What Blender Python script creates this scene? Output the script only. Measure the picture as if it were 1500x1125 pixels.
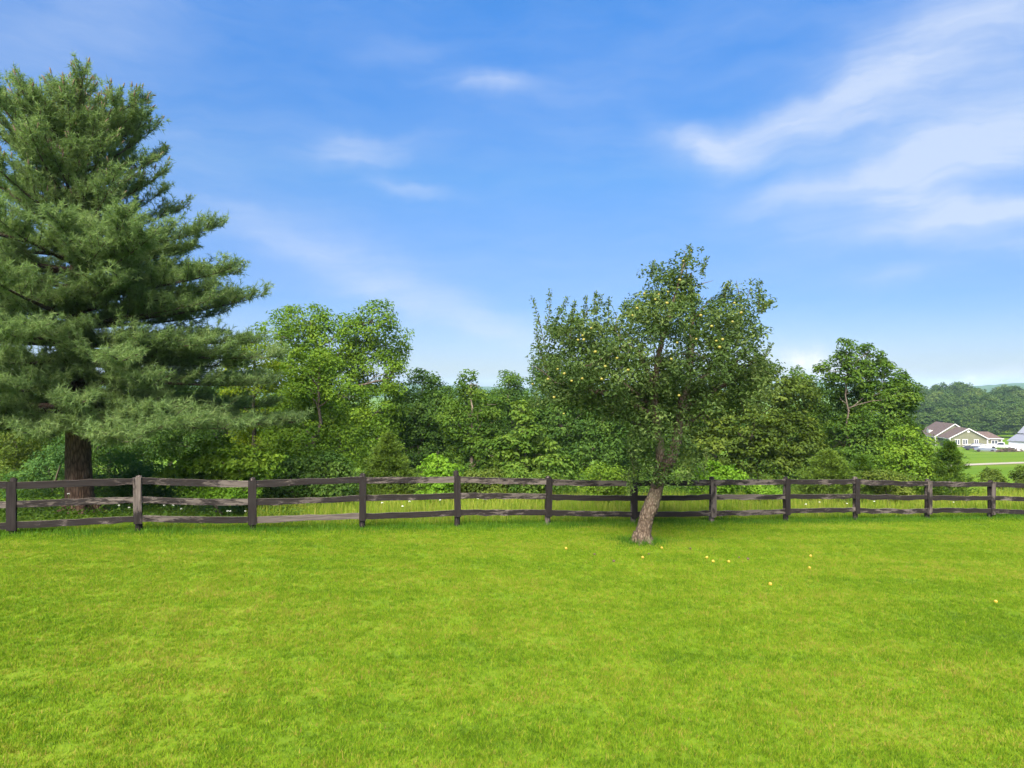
import bpy, math, random
import numpy as np
from math import sin, cos, pi, radians, atan, atan2, sqrt

for _o in list(bpy.data.objects):
    bpy.data.objects.remove(_o)
SC = bpy.context.scene
COL = SC.collection

# ------------------------------------------------------------------ camera
CAMZ = 3.35            # eye height above the lawn
HOR = 570.0            # image row of the horizon, in photo pixels (1500 wide)
F = 1000.0             # focal length in photo pixels
cam_d = bpy.data.cameras.new('camera')
cam_d.sensor_width = 36.0
cam_d.lens = 24.0
cam_d.clip_start = 0.1
cam_d.clip_end = 20000
cam = bpy.data.objects.new('camera', cam_d)
COL.objects.link(cam)
cam.location = (0, 0, CAMZ)
cam.rotation_euler = (pi / 2 + atan((HOR - 562.5) / F), 0, 0)
SC.camera = cam

# ------------------------------------------------------------------ light
SUN_EL, SUN_AZ = radians(44), radians(194)     # azimuth clockwise from +Y: behind the camera, slightly left
sun_d = bpy.data.lights.new('sun', 'SUN')
sun_d.energy = 3.8
sun_d.angle = radians(50)
sun_d.color = (1.0, 0.95, 0.84)
sun = bpy.data.objects.new('sun', sun_d)
COL.objects.link(sun)
sun.rotation_euler = (pi / 2 - SUN_EL, 0, pi - SUN_AZ)
SC.view_settings.view_transform = 'Standard'
SC.view_settings.look = 'None'
SC.view_settings.exposure = 2.05
SC.view_settings.gamma = 1.0
SC.view_settings.use_curve_mapping = False
SC.render.film_transparent = False
cy = SC.cycles
cy.use_denoising = True
cy.max_bounces = 6
cy.diffuse_bounces = 4
cy.glossy_bounces = 2
cy.transmission_bounces = 4
cy.transparent_max_bounces = 6
cy.volume_bounces = 1
cy.use_adaptive_sampling = True
cy.adaptive_threshold = 0.015


class NT:
    """small helper that strings shader nodes together"""
    def __init__(self, tree):
        self.t = tree
        self.t.nodes.clear()

    def n(self, typ, ins=None, **props):
        nd = self.t.nodes.new(typ)
        for k, v in props.items():
            setattr(nd, k, v)
        for k, v in (ins or {}).items():
            s = nd.inputs[k]
            if hasattr(v, 'is_output'):
                self.t.links.new(v, s)
            else:
                s.default_value = v
        return nd

    def math(self, op, a, b=0.0, c=0.0, clamp=False):
        nd = self.n('ShaderNodeMath', {0: a, 1: b, 2: c}, operation=op)
        nd.use_clamp = clamp
        return nd.outputs[0]

    def vmath(self, op, a, b=(0, 0, 0)):
        nd = self.n('ShaderNodeVectorMath', {0: a, 1: b}, operation=op)
        return nd.outputs['Value'] if op in ('DOT_PRODUCT', 'LENGTH') else nd.outputs[0]

    def mix(self, f, a, b, blend='MIX'):
        nd = self.n('ShaderNodeMix', data_type='RGBA', blend_type=blend)
        for k, v in ((0, f), (6, a), (7, b)):
            if hasattr(v, 'is_output'):
                self.t.links.new(v, nd.inputs[k])
            else:
                nd.inputs[k].default_value = v
        return nd.outputs[2]

    def noise(self, vec, scale, detail=3.0, rough=0.55, dist=0.0):
        return self.n('ShaderNodeTexNoise', {'Vector': vec, 'Scale': scale, 'Detail': detail, 'Roughness': rough, 'Distortion': dist}).outputs['Fac']

    def ramp(self, f, stops, interp='LINEAR'):
        nd = self.n('ShaderNodeValToRGB', {'Fac': f})
        nd.color_ramp.interpolation = interp
        e = nd.color_ramp.elements
        while len(e) < len(stops):
            e.new(0.5)
        for i, (p, c) in enumerate(stops):
            e[i].position = p
            e[i].color = c if len(c) == 4 else (*c, 1)
        return nd.outputs['Color']

    def mapr(self, v, a, b, c, d):
        return self.n('ShaderNodeMapRange', {'Value': v, 'From Min': a, 'From Max': b, 'To Min': c, 'To Max': d}).outputs[0]


def rgb(c):
    return (c[0], c[1], c[2], 1.0)


# ------------------------------------------------------------------ sky
W = bpy.data.worlds.new('World')
SC.world = W
W.use_nodes = True
N = NT(W.node_tree)
sky = N.n('ShaderNodeTexSky', sky_type='NISHITA')
sky.sun_disc = False
sky.sun_elevation = SUN_EL
sky.sun_rotation = SUN_AZ
sky.altitude = 300
sky.air_density = 1.0
sky.dust_density = 0.6
sky.ozone_density = 2.0
hs = N.n('ShaderNodeHueSaturation', {'Color': sky.outputs[0], 'Saturation': 1.45, 'Value': 1.0}).outputs[0]
tc = N.n('ShaderNodeTexCoord').outputs['Generated']
sep = N.n('ShaderNodeSeparateXYZ', {0: tc})
az = N.math('ARCTAN2', sep.outputs[0], sep.outputs[1])
el = N.math('ARCSINE', sep.outputs[2])
ae = N.n('ShaderNodeCombineXYZ', {0: az, 1: el, 2: 0.0}).outputs[0]
# clear summer air: the band over the horizon is toned down against the deep blue overhead
grad = N.ramp(N.mapr(el, 0.0, 1.0, 0.0, 1.0), [(0.0, (0.30, 0.31, 0.47)), (0.12, (0.42, 0.405, 0.53)), (0.30, (1.20, 0.73, 0.72)), (0.5, (2.45, 0.96, 0.99)), (1.0, (2.45, 1.0, 1.05))])
hs = N.mix(1.0, hs, grad, 'MULTIPLY')
# wispy distortion of the cloud field
wob = N.n('ShaderNodeTexNoise', {'Vector': ae, 'Scale': 6.0, 'Detail': 4.0, 'Roughness': 0.55}).outputs['Color']
wob = N.vmath('SUBTRACT', wob, (0.5, 0.5, 0.5))
wob = N.vmath('MULTIPLY', wob, (0.16, 0.075, 0.0))
aew = N.vmath('ADD', ae, wob)


def sky_ang(u, v):
    return atan((u - 750) / F), atan((HOR - v) / sqrt(F * F + (u - 750) ** 2))


#  u, v, half length, half width (photo px), tilt (deg, up to the right), strength
BANKS = [
    (715, 124, 56, 13, 2, 0.42), (620, 66, 70, 12, 8, 0.12),
    (525, 216, 66, 19, 4, 0.42), (590, 275, 48, 11, -4, 0.30),
    (1035, 206, 62, 20, -22, 0.46), (1120, 190, 110, 22, 8, 0.44), (1240, 150, 130, 40, 24, 0.30), (1380, 90, 150, 80, 40, 0.32),
    (1230, 270, 120, 17, 12, 0.36), (1390, 240, 150, 36, 18, 0.50), (1480, 205, 120, 40, 14, 0.42), (1380, 305, 90, 14, -10, 0.44), (1450, 322, 120, 15, 4, 0.48),
    (1460, 355, 110, 15, -10, 0.30), (1330, 402, 46, 10, 2, 0.26),
    (560, 420, 170, 24, -22, 0.30), (730, 478, 130, 24, -18, 0.40), (400, 345, 180, 36, -14, 0.18),
    (1500, 30, 170, 60, 20, 0.22), 
    (1280, 548, 60, 8, 0, 0.3), (60, 40, 190, 55, 25, 0.20), (200, 200, 150, 45, 0, 0.10), (960, 80, 240, 40, 18, 0.08),
]
tot = None
for (u, v, hl, hw, tilt, st) in BANKS:
    a0, e0 = sky_ang(u, v)
    mp = N.n('ShaderNodeMapping', {'Vector': aew, 'Location': (a0, e0, 0), 'Rotation': (0, 0, radians(tilt)),
                                   'Scale': (hl / F, hw / F, 1)}, vector_type='TEXTURE').outputs[0]
    q = N.vmath('DOT_PRODUCT', mp, mp)
    g = N.math('MULTIPLY', N.math('POWER', 0.42, q), st)
    tot = g if tot is None else N.math('ADD', tot, g)
# cirrus streaks over the whole dome
stv = N.n('ShaderNodeMapping', {'Vector': aew, 'Rotation': (0, 0, radians(-14)), 'Scale': (2.4, 14.0, 1)}).outputs[0]
streak = N.noise(stv, 2.3, 6, 0.6)
mod = N.mapr(streak, 0.3, 0.72, 0.62, 1.22)
tot = N.math('MULTIPLY', tot, mod)
big = N.noise(N.n('ShaderNodeMapping', {'Vector': aew, 'Scale': (1.5, 4.0, 1)}).outputs[0], 2.0, 4, 0.5)
tot = N.math('ADD', tot, N.mapr(N.math('MULTIPLY', big, streak), 0.16, 0.5, 0.02, 0.17))
tot = N.math('MINIMUM', N.math('MAXIMUM', tot, 0.0), 0.80)
lowmask = N.mapr(el, -0.02, 0.0, 0.0, 1.0)
tot = N.math('MULTIPLY', tot, lowmask)
cloud_col = (2.75, 3.15, 3.9, 1)
skyc = N.mix(tot, hs, cloud_col)
# two small bright heaps of cumulus low on the horizon
puff = N.mapr(N.noise(ae, 42.0, 4, 0.6), 0.3, 0.6, 0.35, 1.15)
heap = None
for (u, v, hl, hw) in ((1165, 530, 50, 20), (1385, 560, 50, 10)):
    a0, e0 = sky_ang(u, v)
    mp = N.n('ShaderNodeMapping', {'Vector': aew, 'Location': (a0 + 0.012, e0 + 0.003, 0), 'Scale': (hl / F, hw / F, 1)}, vector_type='TEXTURE').outputs[0]
    g = N.math('POWER', 0.42, N.vmath('DOT_PRODUCT', mp, mp))
    heap = g if heap is None else N.math('ADD', heap, g)
heap = N.math('MULTIPLY', N.math('MULTIPLY', heap, puff), 0.85, clamp=True)
skyc = N.mix(heap, skyc, (4.3, 4.2, 4.3, 1))
bg = N.n('ShaderNodeBackground', {'Color': skyc, 'Strength': 0.062})
wo = N.n('ShaderNodeOutputWorld', {'Surface': bg.outputs[0]})

# ------------------------------------------------------------------ place geometry helpers
FA = np.array([-10.72, 14.74])                 # left end of the fence line
FB = np.array([14.90, 21.30])
FL = float(np.hypot(*(FB - FA)))
FD = (FB - FA) / FL                            # along the fence
FN = np.array([-FD[1], FD[0]])                 # away from the camera
FENCE_ANG = atan2(FD[1], FD[0])


def st_of(x, y):
    dx, dy = x - FA[0], y - FA[1]
    return dx * FD[0] + dy * FD[1], dx * FN[0] + dy * FN[1]


def xy_of(s, t):
    return FA[0] + s * FD[0] + t * FN[0], FA[1] + s * FD[1] + t * FN[1]


def ground(x, y):
    """world height of the land at x, y"""
    s, t = st_of(np.asarray(x, float), np.asarray(y, float))
    base = np.interp(s, [-80, -30, 0, 26.4, 45, 90, 300], [2.3, 2.6, 3.12, 4.02, 4.35, 4.5, 4.5])
    g = np.interp(t, [0, 3, 8, 119, 150, 190, 260, 450, 900, 9000], [0, .15, .55, 11.1, 12.0, 13.0, 13.0, 9.5, 13.5, 13.5])
    und = 0.020 * np.sin(s * 0.45 + 1.3) * np.sin(t * 0.4 + 0.4)
    und = und * np.clip((60 - np.abs(t)) / 40, 0, 1) * np.clip((80 - np.abs(s)) / 40, 0, 1)
    return CAMZ - base - g + und


def P(u, v, z):
    return np.array([(u - 750) / F * z, z, CAMZ - (v - HOR) / F * z])


def GP(u, z):
    x = (u - 750) / F * z
    return np.array([x, z, float(ground(x, z))])


def new_mesh(name, V, faces, mats, tone=None, midx=None, smooth=False):
    """faces: list of arrays (n,k)"""
    me = bpy.data.meshes.new(name)
    V = np.asarray(V, np.float32)
    me.vertices.add(len(V))
    me.vertices.foreach_set('co', V.ravel())
    fl = [np.asarray(f, np.int32) for f in faces if len(f)]
    nl = sum(f.size for f in fl)
    nf = sum(len(f) for f in fl)
    me.loops.add(nl)
    me.polygons.add(nf)
    me.loops.foreach_set('vertex_index', np.concatenate([f.ravel() for f in fl]))
    starts, c = [], 0
    for f in fl:
        k = f.shape[1]
        starts.append(c + np.arange(len(f), dtype=np.int32) * k)
        c += f.size
    me.polygons.foreach_set('loop_start', np.concatenate(starts).astype(np.int32))
    if midx is not None:
        me.polygons.foreach_set('material_index', np.asarray(midx, np.int32))
    me.polygons.foreach_set('use_smooth', np.full(nf, smooth, dtype=bool))
    if tone is not None:
        at = me.attributes.new('tone', 'FLOAT', 'POINT')
        at.data.foreach_set('value', np.asarray(tone, np.float32))
    for m in (mats if isinstance(mats, (list, tuple)) else [mats]):
        me.materials.append(m)
    me.update(calc_edges=True)
    me.validate()
    return me


def link(name, data, parent=None, loc=None, **props):
    o = bpy.data.objects.new(name, data)
    COL.objects.link(o)
    if parent is not None:
        o.parent = parent
    if loc is not None:
        o.location = loc
    for k, v in props.items():
        o[k] = v
    return o


def thing(name, label, cat, loc=(0, 0, 0), group=None):
    o = link(name, None, None, [float(c) for c in loc], label=label, category=cat)
    if group:
        o['group'] = group
    return o


class Acc:
    """collects pieces into one mesh"""
    def __init__(self):
        self.V, self.Q, self.T, self.tone, self.n = [], [], [], [], 0

    def add(self, V, Q=None, T=None, tone=0.5):
        V = np.asarray(V, float).reshape(-1, 3)
        if Q is not None and len(Q):
            self.Q.append(np.asarray(Q, int) + self.n)
        if T is not None and len(T):
            self.T.append(np.asarray(T, int) + self.n)
        self.V.append(V)
        self.tone.append(np.broadcast_to(np.asarray(tone, float), (len(V),)))
        self.n += len(V)

    def box(self, c, size, rot=0.0, tone=0.5):
        x, y, z = np.array(size) / 2
        V = np.array([[sx * x, sy * y, sz * z] for sz in (-1, 1) for sy in (-1, 1) for sx in (-1, 1)])
        ca, sa = cos(rot), sin(rot)
        V = np.c_[V[:, 0] * ca - V[:, 1] * sa, V[:, 0] * sa + V[:, 1] * ca, V[:, 2]] + np.array(c)
        self.add(V, Q=[[0, 2, 3, 1], [4, 5, 7, 6], [0, 1, 5, 4], [2, 6, 7, 3], [0, 4, 6, 2], [1, 3, 7, 5]], tone=tone)

    def tube(self, pts, radii, nseg=8, rough=0.0, rng=None, cap=True, tone=0.5, flute=0.0):
        pts = np.asarray(pts, float)
        radii = np.asarray(radii, float)
        n = len(pts)
        tang = np.gradient(pts, axis=0)
        tang /= np.linalg.norm(tang, axis=1)[:, None] + 1e-9
        ref = np.array([0.31, 0.95, 0.05])
        a = np.cross(tang, ref)
        a /= np.linalg.norm(a, axis=1)[:, None] + 1e-9
        b = np.cross(tang, a)
        th = np.linspace(0, 2 * pi, nseg, endpoint=False)
        r = np.repeat(radii[:, None], nseg, 1)
        if rough and rng is not None:
            r = r * (1 + rough * rng.standard_normal((n, nseg)))
        if flute:
            r = r * (1 + flute * np.sign(np.sin(th * (nseg / 2.0) + pi / 2))[None, :] * (0.6 + 0.4 * (rng.random((n, nseg)) if rng is not None else 1)))
        V = pts[:, None, :] + r[:, :, None] * (np.cos(th)[None, :, None] * a[:, None, :] + np.sin(th)[None, :, None] * b[:, None, :])
        i = np.arange(n - 1)[:, None] * nseg
        j = np.arange(nseg)[None, :]
        k = (j + 1) % nseg
        Q = np.stack([i + j, i + k, i + nseg + k, i + nseg + j], -1).reshape(-1, 4)
        V = V.reshape(-1, 3)
        T = None
        if cap:
            V = np.vstack([V, pts[-1] + tang[-1] * radii[-1] * 0.4])
            l0 = (n - 1) * nseg
            T = [[l0 + q, l0 + (q + 1) % nseg, n * nseg] for q in range(nseg)]
        self.add(V, Q=Q, T=T, tone=tone)

    def leaves(self, C, Nrm, L, Wd, rng, tone, fold=0.18, tdir=None):
        """one folded quad per leaf"""
        n = len(C)
        if n == 0:
            return
        Nrm = Nrm / (np.linalg.norm(Nrm, axis=1)[:, None] + 1e-9)
        rd = rng.standard_normal((n, 3)) if tdir is None else tdir
        tt = rd - (rd * Nrm).sum(1)[:, None] * Nrm
        tt /= np.linalg.norm(tt, axis=1)[:, None] + 1e-9
        bb = np.cross(Nrm, tt)
        L = np.broadcast_to(L, (n,))[:, None]
        Wd = np.broadcast_to(Wd, (n,))[:, None]
        base = C - tt * L * 0.5
        tip = C + tt * L * 0.5 - Nrm * L * 0.10
        mid = C - tt * L * 0.06 + Nrm * Wd * fold
        V = np.stack([base, mid - bb * Wd * 0.5, tip, mid + bb * Wd * 0.5], 1).reshape(-1, 3)
        Q = np.arange(4 * n).reshape(n, 4)
        self.add(V, Q=Q, tone=np.repeat(np.broadcast_to(tone, (n,)), 4))

    def mesh(self, name, mats, smooth=False):
        V = np.vstack(self.V)
        faces = []
        if self.Q:
            faces.append(np.vstack(self.Q))
        if self.T:
            faces.append(np.vstack(self.T))
        return new_mesh(name, V, faces, mats, tone=np.concatenate(self.tone), smooth=smooth)


# ------------------------------------------------------------------ materials
def mat(name):
    m = bpy.data.materials.new(name)
    m.use_nodes = True
    return m, NT(m.node_tree)


def finish(N, sh):
    N.n('ShaderNodeOutputMaterial', {'Surface': sh})


def leaf_mat(name, dark, mid, light, trans=0.42, spec=0.25, noise_scale=0.9, warm=(1.15, 1.1, 0.55)):
    m, N = mat(name)
    at = N.n('ShaderNodeAttribute', attribute_name='tone').outputs['Fac']
    pos = N.n('ShaderNodeNewGeometry').outputs['Position']
    nz = N.noise(pos, noise_scale, 2)
    f = N.math('ADD', at, N.mapr(nz, 0.3, 0.7, -0.22, 0.22))
    if noise_scale < 0.1:      # trees of the wood differ from one another
        f = N.math('ADD', f, N.math('MULTIPLY', N.math('SUBTRACT', N.n('ShaderNodeObjectInfo').outputs['Random'], 0.5), 0.6))
    f = N.math('ADD', f, 0.0, clamp=True)
    c = N.ramp(f, [(0.0, dark), (0.5, mid), (1.0, light)])
    bs = N.n('ShaderNodeBsdfPrincipled', {'Base Color': c, 'Roughness': 0.6, 'Specular IOR Level': spec * 0.55})
    tcol = N.mix(1.0, c, (*warm, 1), 'MULTIPLY')
    tr = N.n('ShaderNodeBsdfTranslucent', {'Color': tcol})
    mx = N.n('ShaderNodeMixShader', {0: trans, 1: bs.outputs[0], 2: tr.outputs[0]})
    finish(N, mx.outputs[0])
    return m


def plain_mat(name, col, rough=0.7, noise=0.0, nscale=8.0, spec=0.3, metallic=0.0):
    m, N = mat(name)
    c = rgb(col)
    if noise:
        pos = N.n('ShaderNodeTexCoord').outputs['Object']
        nz = N.noise(pos, nscale, 4)
        c = N.mix(N.mapr(nz, 0.3, 0.7, 0, 1), rgb([x * (1 - noise) for x in col]), rgb([min(1, x * (1 + noise)) for x in col]))
    bs = N.n('ShaderNodeBsdfPrincipled', {'Base Color': c, 'Roughness': rough, 'Specular IOR Level': spec, 'Metallic': metallic})
    finish(N, bs.outputs[0])
    return m


def bark_mat(name, dark, light, sx=14.0, sz=2.5, bump=0.6, moss=None):
    m, N = mat(name)
    pos = N.n('ShaderNodeTexCoord').outputs['Object']
    mp = N.n('ShaderNodeMapping', {'Vector': pos, 'Scale': (sx, sx, sz)}).outputs[0]
    a = N.noise(mp, 1.0, 5, 0.65, 0.4)
    v = N.n('ShaderNodeTexVoronoi', {'Vector': mp, 'Scale': 1.1}, feature='DISTANCE_TO_EDGE').outputs['Distance']
    h = N.math('ADD', N.math('MULTIPLY', a, 0.7), N.math('MULTIPLY', N.math('MINIMUM', v, 0.35), 1.2))
    c = N.ramp(h, [(0.25, dark), (0.8, light)])
    if moss:
        big = N.noise(pos, 2.5, 4)
        c = N.mix(N.mapr(big, 0.52, 0.68, 0, 0.75), c, rgb(moss))
    bp = N.n('ShaderNodeBump', {'Height': h, 'Strength': bump, 'Distance': 0.05})
    bs = N.n('ShaderNodeBsdfPrincipled', {'Base Color': c, 'Roughness': 0.9, 'Specular IOR Level': 0.15, 'Normal': bp.outputs[0]})
    finish(N, bs.outputs[0])
    return m


def turf_colour(N, tone=None):
    """shared colour of the mown lawn: patches, streaks, tired spots"""
    pos = N.n('ShaderNodeNewGeometry').outputs['Position']
    flat = N.vmath('MULTIPLY', pos, (1, 1, 0))
    n1 = N.noise(flat, 0.32, 4, 0.6)
    n2 = N.noise(flat, 1.7, 4, 0.6)
    n3 = N.noise(flat, 7.0, 3, 0.6)
    mw = N.n('ShaderNodeMapping', {'Vector': flat, 'Rotation': (0, 0, -FENCE_ANG + radians(4)), 'Scale': (0.12, 1.5, 1)}).outputs[0]
    n4 = N.noise(mw, 1.0, 3, 0.55)
    n5 = N.noise(flat, 26.0, 2, 0.6)
    f = N.math('ADD', N.math('MULTIPLY', n1, 0.38), N.math('MULTIPLY', n2, 0.26))  # dark patches: grass's own tone, plus shade of taller clumps put in colour
    f = N.math('ADD', f, N.math('MULTIPLY', n3, 0.20))
    f = N.math('ADD', f, N.math('MULTIPLY', N.math('SUBTRACT', n4, 0.5), 0.32))
    f = N.math('ADD', f, 0.11)
    f = N.math('ADD', f, N.math('MULTIPLY', n5, 0.16))
    if tone is not None:
        f = N.math('ADD', f, N.math('MULTIPLY', N.math('SUBTRACT', tone, 0.5), 0.42))
    f = N.mapr(f, 0.41, 0.81, 0.0, 1.0)
    c = N.ramp(f, [(0.0, (0.054, 0.112, 0.007)), (0.22, (0.092, 0.180, 0.008)), (0.48, (0.142, 0.254, 0.009)),
                   (0.74, (0.182, 0.272, 0.014)), (0.92, (0.230, 0.245, 0.025)), (1.0, (0.27, 0.22, 0.05))])
    return c, flat


def blade_mat(name, stops=None, trans=0.35):
    m, N = mat(name)
    at = N.n('ShaderNodeAttribute', attribute_name='tone').outputs['Fac']
    if stops is None:
        c, _ = turf_colour(N, at)
    else:
        pos = N.n('ShaderNodeNewGeometry').outputs['Position']
        nz = N.noise(pos, 0.8, 3)
        f = N.math('ADD', at, N.mapr(nz, 0.3, 0.7, -0.25, 0.25), clamp=True)
        c = N.ramp(f, stops)
    bs = N.n('ShaderNodeBsdfPrincipled', {'Base Color': c, 'Roughness': 0.7, 'Specular IOR Level': 0.05})
    tr = N.n('ShaderNodeBsdfTranslucent', {'Color': N.mix(1.0, c, (1.1, 1.1, 0.7, 1), 'MULTIPLY')})
    mx = N.n('ShaderNodeMixShader', {0: trans, 1: bs.outputs[0], 2: tr.outputs[0]})
    finish(N, mx.outputs[0])
    return m


def lawn_mat():
    m, N = mat('lawn_turf')
    c, flat = turf_colour(N)
    c = N.mix(1.0, c, (0.72, 0.66, 0.9, 1), 'MULTIPLY')
    h = N.noise(flat, 40.0, 3, 0.7)
    bp = N.n('ShaderNodeBump', {'Height': h, 'Strength': 0.5, 'Distance': 0.03})
    bs = N.n('ShaderNodeBsdfPrincipled', {'Base Color': c, 'Roughness': 0.9, 'Specular IOR Level': 0.1, 'Normal': bp.outputs[0]})
    finish(N, bs.outputs[0])
    return m


def field_mat():
    m, N = mat('field_turf')
    pos = N.n('ShaderNodeNewGeometry').outputs['Position']
    a = N.noise(pos, 0.06, 4)
    b = N.noise(pos, 0.9, 4)
    f = N.math('ADD', N.math('MULTIPLY', a, 0.6), N.math('MULTIPLY', b, 0.4))
    c = N.ramp(f, [(0.3, (0.056, 0.115, 0.004)), (0.5, (0.084, 0.155, 0.005)), (0.7, (0.110, 0.155, 0.012))])
    bs = N.n('ShaderNodeBsdfPrincipled', {'Base Color': c, 'Roughness': 0.9, 'Specular IOR Level': 0.1})
    finish(N, bs.outputs[0])
    return m


def board_mat(name, bare=0.5, vert=False):
    """flaking black fence paint over grey weathered wood; bare = how much has flaked off"""
    m, N = mat(name)
    oc = N.n('ShaderNodeTexCoord').outputs['Object']
    rnd = N.n('ShaderNodeObjectInfo').outputs['Random']
    off = N.n('ShaderNodeCombineXYZ', {0: N.math('MULTIPLY', rnd, 37.0), 1: N.math('MULTIPLY', rnd, 91.0), 2: N.math('MULTIPLY', rnd, 53.0)}).outputs[0]
    v = N.vmath('ADD', oc, off)
    pa = N.noise(N.n('ShaderNodeMapping', {'Vector': v, 'Scale': (7.0, 3.0, 1.6) if vert else (2.2, 4.0, 9.0)}).outputs[0], 1.6, 8, 0.74, 0.4)
    big = N.noise(N.n('ShaderNodeMapping', {'Vector': v, 'Scale': (0.9, 0.9, 1.5)}).outputs[0], 1.0, 2)
    lim = N.math('ADD', N.math('ADD', N.math('MULTIPLY', pa, 0.62), N.math('MULTIPLY', big, 0.5)), N.math('MULTIPLY', rnd, 0.10))
    peel = N.mapr(lim, 0.69 - 0.22 * bare, 0.755 - 0.22 * bare, 0.0, 1.0)
    grain = N.noise(N.n('ShaderNodeMapping', {'Vector': v, 'Scale': (60.0, 20.0, 2.0) if vert else (2.0, 20.0, 60.0)}).outputs[0], 1.0, 4, 0.6)
    wood = N.ramp(grain, [(0.3, (0.042, 0.035, 0.030)), (0.55, (0.094, 0.080, 0.069)), (0.75, (0.155, 0.133, 0.115))])
    paint = N.ramp(grain, [(0.3, (0.009, 0.0075, 0.007)), (0.7, (0.024, 0.0205, 0.019))])
    c = N.mix(peel, paint, wood)
    hgt = N.math('ADD', N.math('MULTIPLY', grain, 0.5), N.math('MULTIPLY', peel, -0.6))
    bp = N.n('ShaderNodeBump', {'Height': hgt, 'Strength': 0.5, 'Distance': 0.006})
    bs = N.n('ShaderNodeBsdfPrincipled', {'Base Color': c, 'Roughness': 0.9, 'Specular IOR Level': 0.08, 'Normal': bp.outputs[0]})
    finish(N, bs.outputs[0])
    return m


M_lawn, M_field = lawn_mat(), field_mat()
M_blade = blade_mat('lawn_blades')
M_tall = blade_mat('tall_grass', [(0.0, (0.035, 0.10, 0.008)), (0.5, (0.065, 0.155, 0.010)), (1.0, (0.12, 0.21, 0.02))])
M_meadow = blade_mat('meadow_grass', [(0.0, (0.09, 0.17, 0.012)), (0.5, (0.17, 0.24, 0.02)), (1.0, (0.27, 0.25, 0.055))])
M_board = board_mat('flaking_black_board', 0.16)
M_board_worn = board_mat('worn_board', 0.55)
M_bare = board_mat('bare_board', 2.2)
M_batten = board_mat('black_batten', -0.55, True)
M_edge = plain_mat('weathered_skylit_edge', (0.15, 0.125, 0.105), 0.9, 0.3, 30)  # bare weathered wood, its pale tone also painting sky light on the top
M_postbase = board_mat('post_wood', 0.3, True)
M_batten_worn = board_mat('worn_batten', 0.75, True)
M_barkpine = bark_mat('pine_bark', (0.040, 0.022, 0.014), (0.20, 0.125, 0.085), 15, 3.2, 0.9)
M_barklimb = bark_mat('pine_limb_bark', (0.025, 0.017, 0.012), (0.095, 0.068, 0.050), 12, 12, 0.6)
M_barkapple = bark_mat('apple_bark', (0.034, 0.022, 0.014), (0.150, 0.115, 0.082), 16, 7, 0.8, moss=(0.11, 0.105, 0.065))
M_bark = bark_mat('grey_bark', (0.05, 0.04, 0.03), (0.16, 0.13, 0.10), 10, 3, 0.5)
M_barkpale = bark_mat('pale_bark', (0.15, 0.115, 0.085), (0.34, 0.27, 0.21), 8, 3, 0.3)

M_needle = leaf_mat('pine_needles', (0.088, 0.150, 0.044), (0.142, 0.222, 0.070), (0.212, 0.285, 0.098), 0.48, 0.25, 1.2, (1.05, 1.1, 0.7))
M_cone = plain_mat('brown_cones', (0.115, 0.080, 0.052), 0.9, 0.3, 20)
M_apple_leaf = leaf_mat('apple_leaves', (0.028, 0.058, 0.010), (0.055, 0.100, 0.017), (0.130, 0.180, 0.045), 0.34, 0.4)
M_lf = {
    'bright': leaf_mat('leaves_bright', (0.052, 0.115, 0.010), (0.098, 0.188, 0.014), (0.168, 0.262, 0.022)),
    'yellow': leaf_mat('leaves_yellow_green', (0.085, 0.15, 0.008), (0.150, 0.225, 0.010), (0.235, 0.290, 0.018)),
    'mid': leaf_mat('leaves_mid', (0.034, 0.080, 0.010), (0.066, 0.134, 0.014), (0.130, 0.205, 0.026)),
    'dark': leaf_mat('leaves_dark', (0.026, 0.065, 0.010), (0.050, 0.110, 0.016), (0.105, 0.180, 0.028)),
    'blue': leaf_mat('leaves_blue_green', (0.034, 0.090, 0.022), (0.064, 0.150, 0.034), (0.120, 0.220, 0.045)),
    'lime': leaf_mat('leaves_lime', (0.080, 0.180, 0.012), (0.130, 0.260, 0.016), (0.190, 0.320, 0.028)),
    'olive': leaf_mat('leaves_olive', (0.040, 0.070, 0.010), (0.075, 0.120, 0.014), (0.130, 0.175, 0.024)),
    'cedar': leaf_mat('leaves_cedar', (0.045, 0.085, 0.012), (0.080, 0.138, 0.014), (0.120, 0.180, 0.022), 0.2),
    'far': leaf_mat('leaves_far_wood', (0.028, 0.062, 0.014), (0.058, 0.108, 0.022), (0.115, 0.165, 0.034), 0.25, 0.2, 0.07),
}

# ------------------------------------------------------------------ the land
def land(name, ts, ss, m, label):
    S_, T_ = np.meshgrid(ss, ts)
    X, Y = xy_of(S_, T_)
    Z = ground(X, Y)
    V = np.stack([X, Y, Z], -1).reshape(-1, 3)
    a, b = len(ts), len(ss)
    i = np.arange(a - 1)[:, None] * b
    j = np.arange(b - 1)[None, :]
    Q = np.stack([i + j, i + j + 1, i + b + j + 1, i + b + j], -1).reshape(-1, 4)
    return link(name, new_mesh(name, V, [Q], m, smooth=True), kind='structure', label=label, category='ground')


ss_near = np.concatenate([[-4600, -2500, -1200, -600, -300, -160, -100, -70], np.arange(-50, 70.1, 0.8), [80, 90, 110, 150, 220, 300, 450, 700, 1200, 2500, 4600]])
land('lawn', np.concatenate([[-4600, -1500, -400, -120, -60, -35], np.arange(-28, 0.01, 0.5)]), ss_near, M_lawn,
     'mown yellow green lawn in front of the board fence')
land('field', np.concatenate([np.arange(0, 12.1, 0.5), [14, 17, 20, 25, 30, 40, 60, 100, 119, 150, 170, 190, 225, 260, 350, 450, 600, 900, 1500, 2500, 4600]]), ss_near, M_field,
     'green field falling away into the valley beyond the fence')


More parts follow.
